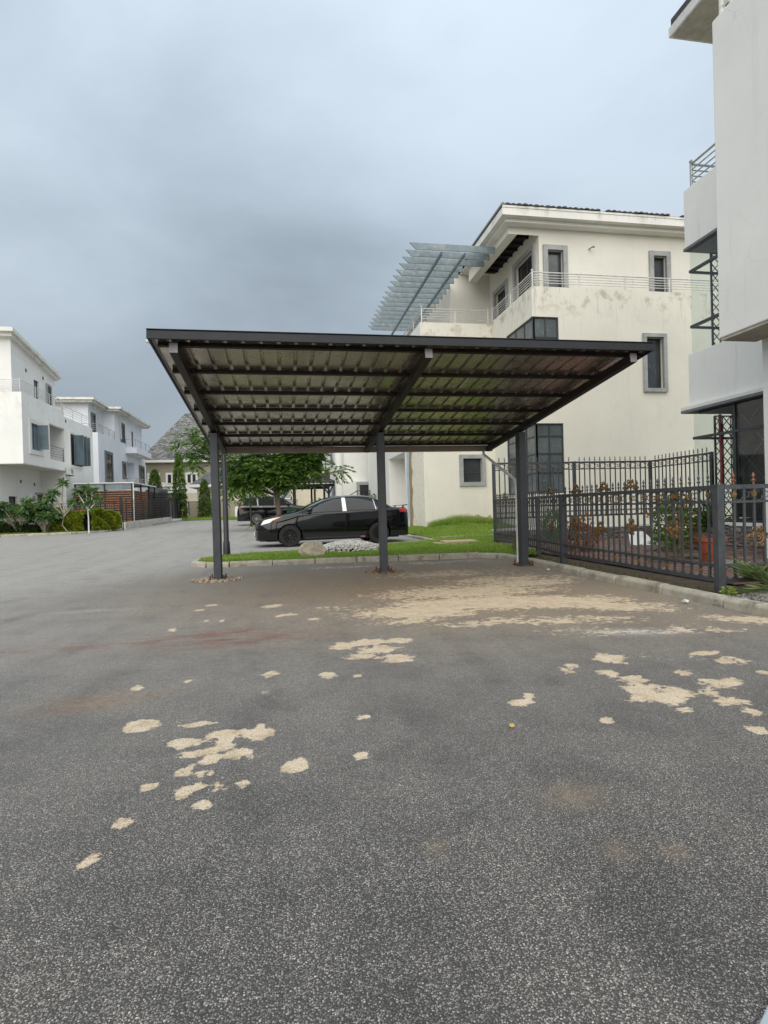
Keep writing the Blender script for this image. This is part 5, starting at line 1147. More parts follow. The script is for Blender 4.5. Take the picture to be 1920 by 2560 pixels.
class CarShape:
    def __init__(s, tab, zb): s.tab = tab; s.zb = zb       # rows: x, z_top, z_belt, half width low, half width belt, half width roof
    def ring(s, x):
        zt, zbelt, w, wb, wr = spline(s.tab, x); b_ = s.zb
        zr = zt - .075 * min(1, max(.25, (zt - zbelt) / .3)); zmid = (b_ + zbelt) / 2
        return [(0, b_), (w * .86, b_), (w * .965, b_ + .08), (w * .995, b_ + .2), (w, zmid + .04), (w * .985, zbelt - .1), (wb, zbelt), (wb * .45 + wr * .55 + .02, zbelt * .45 + zr * .55), (wr, zr), (wr * .62, zt - .018), (0, zt)]
    def surf(s, x, t, side=1, off=0.):
        r = s.ring(x); t = min(max(t, 0), len(r) - 1.001); i = int(t); k = t - i
        # Catmull-Rom across the ring for a rounded section
        p0, p1, p2, p3 = [np.array(r[min(max(j, 0), len(r) - 1)]) for j in (i - 1, i, i + 1, i + 2)]
        q = .5 * (2 * p1 + (p2 - p0) * k + (2 * p0 - 5 * p1 + 4 * p2 - p3) * k * k + (3 * p1 - p0 - 3 * p2 + p3) * k ** 3)
        d = .5 * ((p2 - p0) + 2 * (2 * p0 - 5 * p1 + 4 * p2 - p3) * k + 3 * (3 * p1 - p0 - 3 * p2 + p3) * k * k); n = np.array([d[1], -d[0]]); n /= np.linalg.norm(n) + 1e-9
        q = q + n * off; return (x, side * max(q[0], 0), q[1])
    def body(s, T, x0, x1, wheels, wr, mat='car_paint'):
        xs_ = np.unique(np.concatenate([np.linspace(x0, x0 + .35, 9), np.linspace(x0 + .35, x1 - .35, 44), np.linspace(x1 - .35, x1, 9)])); ts = np.linspace(0, 10, 31)
        mb = MB(); k = 2 * len(ts) - 2
        for x in xs_:
            L_ = [s.surf(x, t, 1) for t in ts]; L_[0] = (x, 0, L_[0][2]); L_[-1] = (x, 0, L_[-1][2])
            mb.v += L_ + [(p[0], -p[1], p[2]) for p in L_[-2:0:-1]]
        for i in range(len(xs_) - 1):
            for j in range(k): mb.f.append((i * k + j, i * k + (j + 1) % k, (i + 1) * k + (j + 1) % k, (i + 1) * k + j))
        mb.f.append(tuple(range(k))); mb.f.append(tuple((len(xs_) - 1) * k + j for j in reversed(range(k))))
        o = mb.build('body', mat, T, smooth=True)
        cut = MB()
        for wx in wheels:
            for sd in (-1, 1): cut.lathe([(wr + .045, sd * .52), (wr + .045, sd * 1.3)], 40, (wx, 0, wr + .0), 'y')
        c = bpy.data.objects.new('cut', cut.mesh('cut', 'trim_plastic')); COL.objects.link(c); c.parent = T
        md = o.modifiers.new('arch', 'BOOLEAN'); md.operation = 'DIFFERENCE'; md.object = c; md.solver = 'EXACT'
        dg = bpy.context.evaluated_depsgraph_get(); me = bpy.data.meshes.new_from_object(o.evaluated_get(dg)); o.modifiers.clear(); o.data = me
        bpy.data.objects.remove(c)
        try: o.data.set_sharp_from_angle(angle=R(38))
        except Exception: pass
        return o
    def patch(s, T, name, mat, x0, x1, t0, t1, off=.006, sides=(1, -1), nx_=10, nt_=6, trim=None):
        for sd in sides:
            mb = MB()
            for i in range(nx_ + 1):
                for j in range(nt_ + 1):
                    a, c = i / nx_, j / nt_; x = x0(c) + (x1(c) - x0(c)) * a if callable(x0) else x0 + (x1 - x0) * a
                    mb.v.append(s.surf(x, t0 + (t1 - t0) * c, sd, off))
            for i in range(nx_):
                for j in range(nt_): q = i * (nt_ + 1) + j; mb.f.append((q, q + 1, q + nt_ + 2, q + nt_ + 1))
            mb.build(name, mat, T, smooth=True)
    def line(s, T, pts, r=.004, name='panel_gap', mat='trim_plastic', sides=(1, -1), off=.001):
        for sd in sides: MB().tube([s.surf(x, t, sd, off) for x, t in pts], r, 4).build(name, mat, T)
def wheel(T, x, y, r, w, sd, spokes=10, rim='rim_black'):
    root = MB().lathe([(r * .66, -w / 2), (r * .93, -w / 2), (r, -w * .36), (r, w * .36), (r * .93, w / 2), (r * .66, w / 2)], 32, (x, y, r), 'y', False).build('wheel', 'tyre', T, smooth=True)
    yo = y + sd * w * .36
    MB().lathe([(r * .67, yo - y - sd * .0), (r * .67, yo - y + sd * .02), (r * .61, yo - y + sd * .02), (r * .60, yo - y - sd * .05)], 32, (x, y, r), 'y', False).build('rim', rim, root, smooth=True)
    MB().lathe([(.001, yo - y - sd * .06), (r * .6, yo - y - sd * .06)], 24, (x, y, r), 'y', False).build('brake_disc', 'trim_plastic', root)
    sp = MB()
    for i in range(spokes):
        a = 6.283 * i / spokes + .2; d = Vector((math.cos(a), 0, math.sin(a))); sp.bar(Vector((x, yo, r)) + d * r * .1, Vector((x, yo + sd * .012, r)) + d * r * .63, .018 * r / .3, .03 * r / .3, up=(0, 1, 0))
    sp.lathe([(r * .14, yo - y - .01), (r * .14, yo - y + sd * .025), (.001, yo - y + sd * .03)], 12, (x, y, r), 'y'); sp.build('spokes', rim, root)
    return root
def sedan():
    T = thing('sedan', 'glossy black sedan with chrome door pillar parked beyond the grass island', 'car', (-.90, 17.95, .0), rz=R(5.0), local=True)
    T.scale = (1.06, 1.06, 1.06)
    tab = [(0, .66, .61, .52, .48, .38), (.05, .735, .69, .65, .60, .48), (.16, .79, .75, .745, .69, .57), (.4, .855, .81, .825, .775, .65), (.75, .93, .87, .868, .825, .70), (1.05, .98, .915, .878, .845, .71),
           (1.25, 1.045, .93, .88, .85, .695), (1.6, 1.21, .945, .88, .85, .655), (2.0, 1.365, .955, .88, .85, .615), (2.4, 1.445, .965, .88, .85, .60), (2.85, 1.468, .975, .88, .852, .598), (3.25, 1.445, .985, .88, .852, .60), (3.55, 1.37, .995, .88, .85, .612),
           (3.8, 1.24, 1.005, .878, .84, .635), (3.98, 1.115, 1.01, .874, .83, .66), (4.1, 1.075, 1.012, .868, .82, .67), (4.3, 1.068, 1.01, .85, .80, .66), (4.46, 1.05, .985, .79, .74, .62), (4.515, .96, .91, .71, .67, .56), (4.54, .82, .78, .63, .60, .5)]
    s = CarShape(tab, .195); wx = (.93, 3.55); wr = .312
    s.body(T, 0, 4.54, wx, wr)
    for x in wx:
        for sd in (-1, 1): wheel(T, x, sd * .775, wr, .2, sd)
    s.patch(T, 'front_door_glass', 'car_glass', lambda c: 1.42 + .45 * c, lambda c: 2.46, 6.14, 7.88)
    s.patch(T, 'rear_door_glass', 'car_glass', lambda c: 2.60, lambda c: 3.44 - .05 * c, 6.14, 7.88)
    s.patch(T, 'quarter_glass', 'car_glass', lambda c: 3.50 - .05 * c, lambda c: 3.74 - .22 * c, 6.14, 7.8)
    s.patch(T, 'pillar_trim', 'chrome', lambda c: 2.47 + .01 * c, lambda c: 2.59 - .005 * c, 6.06, 7.95, off=.008)
    s.patch(T, 'pillar_trim', 'chrome', lambda c: 3.467 - .05 * c, lambda c: 3.493 - .05 * c, 6.1, 7.8, off=.009)
    s.patch(T, 'windscreen', 'windscreen_glass', lambda c: 1.16 - .02 * c, lambda c: 1.98, 8.15, 9.99, nx_=12)
    s.patch(T, 'rear_window', 'windscreen_glass', lambda c: 3.58, lambda c: 3.98, 8.15, 9.99, nx_=8)
    s.patch(T, 'headlight', 'headlight', lambda c: .12 + .10 * c, lambda c: .36 + .30 * c, 5.0, 6.05, off=.008)
    s.patch(T, 'indicator', 'amber', lambda c: .40 + .22 * c, lambda c: .50 + .22 * c, 5.35, 5.95, off=.011)
    s.patch(T, 'tail_light', 'tail_red', lambda c: 4.20, lambda c: 4.47, 5.0, 6.05, off=.008)
    s.patch(T, 'side_skirt', 'trim_plastic', 1.33, 3.12, 1.2, 2.6, off=.02, nx_=20)
    for x0_, x1_ in ((1.30, 2.56), (2.60, 3.50)):
        s.line(T, [(x0_, t) for t in np.linspace(2.6, 6.1, 12)]) if x0_ < 2 else None
    s.line(T, [(2.53, t) for t in np.linspace(2.6, 6.1, 12)]); s.line(T, [(3.50 + .1 * math.sin(k * 2.6) * (k < 1.2) - .35 * max(0, .45 - k), 2.9 + 3.2 * k) for k in np.linspace(0, 1, 12)])
    s.line(T, [(x, 2.62) for x in np.linspace(1.30, 3.3, 16)]); s.line(T, [(x, 6.05) for x in np.linspace(1.3, 3.85, 20)], .008, 'belt_trim', 'trim_plastic')
    s.line(T, [(x, 5.55) for x in np.linspace(.7, 4.3, 24)], .006, 'crease', 'car_paint')
    s.line(T, [(x, 7.99) for x in np.linspace(1.5, 3.75, 22)], .007, 'drip_rail', 'trim_plastic')
    for x in (2.36, 3.30):
        for sd in (-1, 1):
            a = s.surf(x, 5.45, sd, .022); MB().bar((a[0] - .1, a[1], a[2]), (a[0] + .1, a[1], a[2] + .006), .03, .034).build('door_handle', 'car_paint', T, bevel=.012)
    for sd in (-1, 1):
        a = s.surf(1.50, 6.25, sd, .09); MB().lathe([(.001, -.085), (.05, -.07), (.07, -.02), (.072, .03), (.06, .07), (.001, .075)], 14, (a[0], a[1] + sd * .02, a[2] + .03), 'x').build('mirror', 'car_paint', T, smooth=True)
    sp = MB()
    for k_, y in enumerate(np.linspace(-.62, .62, 13)): sp.v += [(4.36, y, 1.115), (4.52, y, 1.135), (4.54, y, 1.115), (4.40, y, 1.10)]
    for i in range(12):
        for j in range(4): sp.f.append((i * 4 + j, i * 4 + (j + 1) % 4, i * 4 + 4 + (j + 1) % 4, i * 4 + 4 + j))
    sp.f += [(0, 1, 2, 3), (51, 50, 49, 48)]; sp.box(4.42, -.45, 1.03, 4.46, -.42, 1.108).box(4.42, .42, 1.03, 4.46, .45, 1.108); sp.build('spoiler', 'car_paint', T)
    MB().box(-.012, -.34, .30, .05, .34, .42).build('grille', 'trim_plastic', T, bevel=.01); MB().box(-.03, -.24, .33, -.013, .24, .44).build('number_plate', 'plastic_white', T)
    MB().box(.08, -.72, .175, .5, .72, .215).build('front_lip', 'trim_plastic', T, bevel=.02); MB().box(2.98, -.892, .2, 3.12, -.868, .245).build('sill_patch', 'sill_pink', T, bevel=.01)
    MB().box(.3, -.7, .16, 4.2, .7, .22).build('underbody', 'trim_plastic', T)
    return T
sedan()
def suv():
    T = thing('suv', 'black suv with silver spoked wheels parked behind the tree trunk', 'car', (2.25, 39.2, gz(39)), rz=R(184), local=True)
    T.scale = (1.08, 1.08, 1.08)
    tab = [(0, .80, .70, .60, .55, .45), (.08, .95, .86, .78, .70, .58), (.35, 1.05, .98, .90, .83, .70), (1.0, 1.13, 1.06, .955, .90, .76), (1.45, 1.19, 1.10, .96, .91, .76), (1.8, 1.42, 1.11, .96, .91, .72), (2.2, 1.66, 1.11, .96, .91, .69), (2.6, 1.76, 1.12, .96, .91, .68), (3.6, 1.78, 1.14, .96, .91, .68), (4.3, 1.73, 1.16, .955, .90, .68), (4.62, 1.64, 1.17, .94, .88, .66), (4.82, 1.36, 1.12, .92, .84, .66), (4.92, 1.06, .98, .86, .80, .64), (4.96, .86, .80, .76, .72, .58)]
    s = CarShape(tab, .26); wx = (.95, 3.82); wr = .39; s.body(T, 0, 4.96, wx, wr)
    for x in wx:
        for sd in (-1, 1): wheel(T, x, sd * .84, wr, .24, sd, 10, 'rim_silver')
    s.patch(T, 'front_door_glass', 'dark_car_glass', lambda c: 1.78 + .38 * c, lambda c: 2.66, 6.14, 7.88); s.patch(T, 'rear_door_glass', 'dark_car_glass', lambda c: 2.74, lambda c: 3.66, 6.14, 7.88)
    s.patch(T, 'quarter_glass', 'dark_car_glass', lambda c: 3.76 + .06 * c, lambda c: 4.62 - .18 * c, 6.14, 7.8); s.patch(T, 'windscreen', 'windscreen_glass', lambda c: 1.5, lambda c: 2.2, 8.15, 9.99)
    s.patch(T, 'rear_window', 'windscreen_glass', lambda c: 4.56, lambda c: 4.84, 8.15, 9.99); s.patch(T, 'tail_light', 'tail_red', lambda c: 4.55, lambda c: 4.90, 5.2, 6.0, off=.012)
    s.patch(T, 'headlight', 'headlight', lambda c: .1, lambda c: .5, 5.2, 6.0); s.patch(T, 'side_skirt', 'trim_plastic', 1.4, 3.35, 1.2, 2.6, off=.02)
    s.line(T, [(x, 6.04) for x in np.linspace(1.7, 4.6, 20)], .012, 'belt_trim', 'chrome'); s.line(T, [(3.70 + .06 * k, 6.1 + 1.7 * k) for k in np.linspace(0, 1, 6)], .018, 'pillar_trim', 'chrome')
    for y in (-.62, .62): MB().tube([(2.3, y, 1.78), (2.5, y, 1.84), (4.2, y, 1.82), (4.4, y, 1.75)], .018, 6).build('roof_rail', 'chrome', T)
    for x in (2.55, 3.55):
        for sd in (-1, 1): a = s.surf(x, 5.5, sd, .022); MB().bar((a[0] - .1, a[1], a[2]), (a[0] + .1, a[1], a[2]), .03, .034).build('door_handle', 'chrome', T)
    for sd in (-1, 1): a = s.surf(1.85, 6.3, sd, .1); MB().lathe([(.001, -.1), (.08, -.06), (.09, .05), (.001, .1)], 12, (a[0], a[1], a[2] + .03), 'x').build('mirror', 'car_paint', T, smooth=True)
    s.patch(T, 'rear_bumper', 'trim_plastic', 4.5, 4.93, 1.5, 3.2, off=.02)
    return T
suv()
# dark timber carport and green bin further back
c2 = thing('timber_carport', 'dark timber carport with tiled roof behind the tree', 'carport', (1.6, 41, gz(41)))
for x in (-.6, .8, 2.2, 3.2):
    for y in (40.2, 44.8): MB().box(x - .07, y - .07, gz(41), x + .07, y + .07, 2.9).build('post', 'black_paint', c2)
for y in (40.2, 44.8): MB().box(-.9, y - .06, 2.75, 3.6, y + .06, 2.95).build('beam', 'black_paint', c2)
for i in range(16): MB().bar((-.9 + i * .3, 39.8, 2.99), (-.9 + i * .3, 45.2, 3.5), .07, .08).build('rafter', 'black_paint', c2)
for i in range(13): MB().bar((-1, 39.75 + i * .45, 3.05 + i * .042), (3.75, 39.75 + i * .45, 3.05 + i * .042), .38, .06, up=(0, -.1, 1)).build('roof_board', 'tile_dark', c2)
MB().tube([(-1, 39.7, 3.08), (3.75, 39.7, 3.08)], .09, 8).build('eave_roll', 'tile_dark', c2)
MB().prism([(2.0, 39.9, 3.15), (3.3, 39.9, 3.15), (3.3, 39.9, 4.1), (2.9, 39.9, 3.75)], (0, .08, 0)).build('gable_board', 'tile_dark', c2)
MB().bar((3.2, 40.1, 2.2), (3.55, 40.1, 2.9), .1, .1, up=(0, 1, 0)).bar((3.2, 40.1, 2.2), (2.75, 40.1, 2.8), .1, .1, up=(0, 1, 0)).build('brace', 'black_paint', c2)
bn = thing('wheelie_bin', 'dark green bin standing beside the black suv', 'bin', (.4, 36.5, gz(36)))
MB().prism([(.1, 36.2, gz(36)), (.7, 36.2, gz(36)), (.62, 36.2, gz(36) + 1.0), (.18, 36.2, gz(36) + 1.0)][::-1], (0, .6, 0)).build('bin_body', 'bin_green', bn); MB().box(-.0, 36.15, gz(36) + 1.01, .8, 36.85, gz(36) + 1.1).build('lid', 'bin_green', bn)
# ------------------------------------------------------------------ trees
def tufted_tree(name, label, c, trunk, limbs, tufts, leaf, mat='tree_leaf', bark='bark', group=None, tr=.13):
    """trunk: polyline offsets; limbs: list of polylines; tufts: (offset, radius, count) clumps of drooping leaflets"""
    T = thing(name, label, 'tree', c, group=group); c = np.array(c)
    MB().tube([c + np.array(p) for p in trunk], list(np.linspace(tr, tr * .75, len(trunk))), 10).build('trunk', bark, T, smooth=True)
    lm = MB()
    for l in limbs: lm.tube([c + np.array(p) for p in l], list(np.linspace(tr * .55, tr * .1, len(l))), 6)
    lm.build('limbs', bark, T, smooth=True)
    VV, FF, off = [], [], 0
    for o_, r, n in tufts:
        for k in range(n):
            u = rng.normal(size=3); u /= np.linalg.norm(u); q = c + np.array(o_) + u * np.array(r) * (rng.uniform(.25, 1) ** .5)
            d = u * .8 + rng.normal(0, .5, 3); d[2] = d[2] * .5 - .05; d /= np.linalg.norm(d); m_ = 12; t = np.linspace(.1, 1, m_); L_ = leaf * rng.uniform(.8, 1.4)
            Pb = q + d * (t[:, None] * L_) + np.array([0, 0, -.35 * L_]) * t[:, None] ** 2
            sd_ = np.cross(d, [0, 0, 1.]); sd_ /= np.linalg.norm(sd_) + 1e-6; sg = np.where(np.arange(m_) % 2, 1, -1)[:, None]
            Dd = d * .7 + sd_ * sg + np.array([0, 0, -.35]) + rng.normal(0, .15, (m_, 3))
            v_, f_ = leaf_geo(Pb, Dd, rng.uniform(.8, 1.2, m_) * L_ * .62, L_ * .2, up=np.tile([0, 0, 1.], (m_, 1)) + rng.normal(0, .35, (m_, 3))); VV.append(v_); FF.append(f_ + off); off += len(v_)
    np_obj('crown', np.concatenate(VV), np.concatenate(FF), mat, T, tuple(c)); return T
zt_ = gz(30)
limbs = [[(0, 0, 1.9), (-.9, -.2, 2.7), (-2.4, -.3, 3.7), (-3.6, -.4, 4.7)], [(0, 0, 2.0), (.6, .2, 3.0), (1.5, .3, 4.0), (2.4, .4, 4.7)], [(0, 0, 1.9), (-.3, -.5, 3.0), (-.7, -.8, 4.6), (-1.0, -1, 6)],
         [(0, 0, 2.0), (.2, .5, 3.4), (.5, .8, 5.2)], [(0, 0, 1.8), (1.2, -.3, 2.5), (2.7, -.4, 2.9), (3.4, -.4, 3.1)], [(0, 0, 1.8), (-1.2, -.5, 2.2), (-2.0, -.7, 2.3)]]
tufts = [((-.6, -.3, 3.3), (1.5, 1.2, .75), 310), ((.9, .1, 3.6), (1.2, 1.0, .8), 270), ((-1.7, -.4, 2.9), (.9, .8, .5), 135), ((1.6, .2, 4.3), (.9, .8, .6), 135), ((-2.2, -.2, 3.7), (.8, .7, .5), 67), ((0, 0, 4.6), (1.9, 1.3, .8), 202),
         ((-4.2, -.5, 4.5), (.75, .6, .75), 60), ((-4.0, -.5, 3.75), (.6, .5, .45), 26), ((-3.0, -.4, 5.0), (1, .6, .6), 54), ((3.0, -.4, 3.15), (.5, .4, .25), 18), ((1.0, -.2, 3.0), (1.2, .7, .4), 81), ((-.3, -.7, 2.85), (1.1, .6, .4), 90), ((-1.6, -.7, 2.5), (.7, .5, .3), 45), ((-1.1, -.8, 2.1), (.5, .4, .22), 26), ((-2.3, -.6, 2.25), (.5, .4, .25), 24), ((.5, -.8, 2.3), (.4, .3, .2), 16)]
tufted_tree('shade_tree', 'broad green shade tree with drooping leaf clusters behind the sedan', (-.28, 30.0, zt_), [(0, 0, 0), (.02, 0, .7), (-.03, 0, 1.4), (0, 0, 2.0)], limbs, tufts, .42, tr=.15)
def column_tree(label, c, h, r, n=1500):
    T = thing('column_tree', label, 'tree', c, group='narrow column trees by the far road fence'); c = np.array(c)
    MB().tube([c, c + np.array([.03, 0, h * .5]), c + np.array([0, 0, h * .95])], [.08, .05, .01], 6).build('trunk', 'bark', T)
    z = rng.uniform(.04, 1, n); rr = r * (1 - z ** 2.2) ** .8 * rng.uniform(.6, 1.1, n) + .03; a = rng.uniform(0, 6.28, n)
    P = c + np.stack([rr * np.cos(a), rr * np.sin(a), z * h], 1); D = np.stack([np.cos(a) * .6, np.sin(a) * .6, np.full(n, -.8)], 1) + rng.normal(0, .3, (n, 3))
    v_, f_ = leaf_geo(P, D, rng.uniform(.25, .45, n), .13); np_obj('crown', v_, f_, 'cypress_leaf', T, tuple(c))
column_tree('bushier of two column trees, left of the road end', (-12.8, 60, gz(60)), 5.3, .75, 1800)
column_tree('slim tall column tree standing before the beige house', (-10.1, 58, gz(58)), 6.6, .55, 1900)
column_tree('column tree half hidden behind the left carport post', (-8.0, 60, gz(60)), 4.2, .5, 1300)
limbs2 = [[(0, 0, 1.5), (.5, 0, 2.2), (1.1, 0, 2.8)], [(0, 0, 1.5), (-.4, 0, 2.3), (-.7, 0, 3)]]
tufted_tree('small_tree', 'small feathery tree beside the slim column tree', (-11.4, 57, gz(57)), [(0, 0, 0), (.05, 0, 1.5)], limbs2, [((.5, 0, 2.7), (1.0, .8, .7), 60), ((-.3, 0, 2.2), (.8, .7, .6), 40)], .6, 'dark_leaf', tr=.07)

# frangipani shrubs: forked bare stems with leaf rosettes
def frangipani(label, c, stems, bark='pale_bark', leaf=.52, per=34):
    T = thing('frangipani', label, 'shrub', c); c = np.array(c); sm = MB(); VV, FF, off = [], [], 0
    for l in stems:
        sm.tube([c + np.array(p) for p in l], list(np.linspace(.045, .02, len(l))), 7)
        tip = c + np.array(l[-1])
        for k in range(per):
            a = k * 2.4; el = random.uniform(-.5, 1.0); d = np.array([[math.cos(a) * math.cos(el), math.sin(a) * math.cos(el), math.sin(el)]])
            L_ = leaf * random.uniform(.7, 1.1); st = tip + np.array([0, 0, random.uniform(-.12, .1)])
            P1 = st + d[0] * L_ * .5; v_, f_ = leaf_geo([st], d, L_, leaf * .28, up=np.array([[0, 0, 1.]])); 
            v_[2, 2] -= L_ * .28; VV.append(v_); FF.append(f_ + off); off += 4
    sm.build('stems', bark, T, smooth=True); np_obj('leaves', np.concatenate(VV), np.concatenate(FF), 'frangipani_leaf', T, tuple(c)); return T
def stems_for(n, spread, h, seed):
    rn = random.Random(seed); out = []
    for i in range(n):
        a = 6.283 * i / n + rn.uniform(-.4, .4); s_ = spread * rn.uniform(.4, 1); hh_ = h * rn.uniform(.65, 1.05)
        out.append([(0, 0, 0), (s_ * .3 * math.cos(a), s_ * .3 * math.sin(a), hh_ * .45), (s_ * math.cos(a), s_ * math.sin(a), hh_)])
    return out
frangipani('leafy frangipani clump at the far left picture edge', (-14.6, 34.4, .15), stems_for(26, 1.6, 1.8, 1))
frangipani('lower frangipani clump left of the forked bare stem', (-13.2, 34.3, .15), stems_for(18, 1.1, 1.35, 4))
frangipani('frangipani with bare forked stem leaning over the hedge', (-11.95, 34.2, .15), [[(0, 0, 0), (-.35, 0, .5), (-.2, 0, 1.2), (.3, .1, 1.8)], [(-.3, 0, .9), (.25, 0, 1.6), (1.0, 0, 2.05)], [(-.22, 0, 1.1), (-.5, 0, 1.7), (-.75, 0, 2.35)], [(-.2, 0, 1.2), (-.35, .1, 2.0), (-.3, .2, 2.9)], [(-.25, 0, 1.0), (-.7, 0, 1.5), (-1.0, 0, 2.0)]])
frangipani('frangipani sapling with white painted trunk before the hedge', (-10.85, 34.0, .12), [[(0, 0, 0), (.0, 0, .9), (-.05, 0, 1.7)], [(-.03, 0, 1.4), (-.3, 0, 1.9), (-.55, 0, 2.35)], [(-.03, 0, 1.4), (.2, 0, 1.9), (.25, 0, 2.45)], [(-.03, 0, 1.5), (-.1, .1, 2.1), (-.2, .2, 2.6)], [(-.02, 0, 1.3), (.3, -.1, 1.6), (.5, -.1, 1.9)]], 'white_wash')
def hedge(label, pts, w, h, n, mat='hedge_leaf'):
    T = thing('hedge', label, 'hedge', (*pts[0], gz(pts[0][1]))); cr = MB(); VV = []
    c0 = np.array([*pts[0], gz(pts[0][1])]); tot = sum(math.dist(a, b_) for a, b_ in zip(pts[:-1], pts[1:])); off = 0; PP, DD = [], []
    for a, b_ in zip(pts[:-1], pts[1:]):
        L_ = math.dist(a, b_); d = np.array([b_[0] - a[0], b_[1] - a[1]]) / L_; s_ = np.array([-d[1], d[0]]); k = int(n * L_ / tot); z0_ = gz(a[1]) + .1
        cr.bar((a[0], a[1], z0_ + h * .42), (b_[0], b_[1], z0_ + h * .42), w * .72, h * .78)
        t = rng.uniform(0, L_, k); face = rng.random(k); u = np.where(face < .4, -w / 2, np.where(face < .5, w / 2, rng.uniform(-w / 2, w / 2, k))); v_ = np.where(face < .5, rng.uniform(.02, h, k), h)
        bump_ = .12 * np.sin(t * 3.1) * np.sin(v_ * 5 + t) + .08 * np.sin(t * 7.3 + v_ * 9)
        PP.append(np.stack([a[0] + d[0] * t + s_[0] * (u + np.sign(u) * bump_), a[1] + d[1] * t + s_[1] * (u + np.sign(u) * bump_), z0_ + v_ * (1 + .1 * np.sin(t * 2.2)) + bump_ * .6], 1))
        DD.append(np.stack([s_[0] * np.sign(u) * .6, s_[1] * np.sign(u) * .6, np.full(k, .6)], 1) + rng.normal(0, .55, (k, 3)))
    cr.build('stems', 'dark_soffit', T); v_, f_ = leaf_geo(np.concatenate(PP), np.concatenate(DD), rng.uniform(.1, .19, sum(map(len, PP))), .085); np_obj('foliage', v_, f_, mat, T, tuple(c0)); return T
hedge('clipped yellow green hedge along the road corner kerb', [(-13.4, 34.9), (-11.3, 34.9), (-10.25, 36.6)], .95, 1.05, 15000)
hedge('dark shaded hedge below the frangipani clump at far left', [(-40, 33.2), (-13.6, 34.6)], .8, .6, 16000, 'dark_leaf')
bank = [(-40, 30.9), (-14.8, 33.0), (-11.7, 33.8), (-10.6, 35.3), (-10.2, 38), (-15, 38), (-40, 36)]
mb = MB(); mb.v = [(x, y, gz(y) + .08) for x, y in bank]; mb.f = [tuple(range(len(bank)))]; struct(mb.build('planted_verge', 'lawn_soil'))
grass('verge_grass', 'rough grass along the planted verge on the left', bank, 50000, .05, .14, lambda x, y: np.full(len(x), .2), box=(-24, -9.9, 32, 37))
fp = [(-9.6, 56), (-6, 55), (-2.5, 52), (-2.5, 60), (-9.6, 62)]
mb = MB(); mb.v = [(x, y, gz(y) + .012) for x, y in fp]; mb.f = [tuple(range(len(fp)))]; struct(mb.build('far_verge', 'lawn_soil'))
grass('verge_grass', 'grass patch at the road end before the gatehouse', fp, 16000, .1, .3, lambda x, y: np.full(len(x), gz(57) + .05))
is2 = [(-2.1, 33.1), (.8, 32.75), (.9, 33.75), (-1.6, 34.1)]
mb = MB(); mb.v = [(x, y, gz(y) + .07) for x, y in is2]; mb.f = [tuple(range(4))]; struct(mb.build('tree_island', 'lawn_soil'))
grass('verge_grass', 'thin grass on the small kerbed island before the suv', is2, 2500, .04, .12, lambda x, y: np.full(len(x), gz(33) + .07))

# ------------------------------------------------------------------ slatted cabin, fences, tank on the left of the road
cb = thing('slatted_cabin', 'reddish timber slatted cabin with flat roof behind the hedge', 'cabin', (-12.2, 42, gz(42))); zc = gz(42)
x0, x1, y0, y1, zt = -14.2, -10.5, 42, 49, 3.35
for x, y in ((x0, y0), (-12.3, y0), (x1, y0), (x1, 44.5), (x1, 47), (x1, y1), (x0, y1)): MB().box(x - .05, y - .05, zc, x + .05, y + .05, zt).build('post', 'black_paint', cb)
for i in range(14):
    z = zc + .45 + i * .16
    MB().box(x0 + .06, y0 - .02, z, x1 - .06, y0 + .02, z + .085).build('slat', 'wood_slat', cb)
    MB().box(x1 - .02, y0 + .06, z, x1 + .02, 46.5, z + .085).build('slat', 'wood_slat', cb)
MB().box(x0, y0 + .15, zc, x1 - .15, y1, zc + 2.6).build('inner_screen', 'dark_interior', cb)
MB().box(x0 - .1, y0 - .15, zt, x1 + .15, y1 + .1, zt + .07).build('roof', 'trim_white', cb); MB().box(x0 + .06, y0 - .01, zt - .42, x1 - .06, y0 + .01, zt - .02).build('clerestory', 'blue_glass', cb)
MB().box(x0, y0 + .03, zc, x1, y0 + .12, zc + .42).build('plinth', 'window_dark_grey', cb); MB().tube([(x1 + .12, y0 - .1, zt), (x1 + .12, y0 - .1, zc)], .04, 6).build('downpipe', 'plastic_white', cb)
lw = thing('low_wall', 'low white stone wall stepping along the left road edge', 'wall', (-10, 40, gz(40)))
pm = []
for i in range(60):
    w = .42; y = 37.6 + i * .43
    for r in range(2): MB().box(-10.05 + random.uniform(0, .03), y, gz(y) + .1 + r * .2, -9.8, y + .41, gz(y) + .285 + r * .2).build('stone', 'pale_stone', lw) if y < 52 else None
MB().box(-10.02, 37.5, gz(38) - .1, -9.84, 63, gz(38) + .46).build('core', 'white_plaster', lw)
pl_ = thing('pillar', 'squat white stone pillar at the end of the hedge', 'pillar', (-10.2, 37.3, gz(37)))
MB().box(-10.6, 37.0, .1, -10.1, 37.4, .9).build('shaft', 'pale_stone', pl_); MB().box(-10.65, 36.95, .9, -10.05, 37.45, .97).build('cap', 'white_plaster', pl_)
bf = thing('mesh_fence', 'black post and wire fence along the low white wall', 'fence', (-9.95, 45, gz(45)))
for i in range(17):
    y = 38.2 + i * 1.5; MB().box(-9.97, y - .04, gz(y) + .3, -9.89, y + .04, gz(y) + 2.0).build('post', 'black_paint', bf)
for k in range(7): MB().bar((-9.93, 38.2, gz(38) + .62 + k * .2), (-9.93, 62.2, gz(62) + .62 + k * .2), .02, .02).build('wire', 'black_paint', bf)
for k in range(120): y = 38.2 + k * .2; MB().box(-9.935, y - .006, gz(y) + .5, -9.925, y + .006, gz(y) + 1.95).build('wire_upright', 'black_paint', bf)
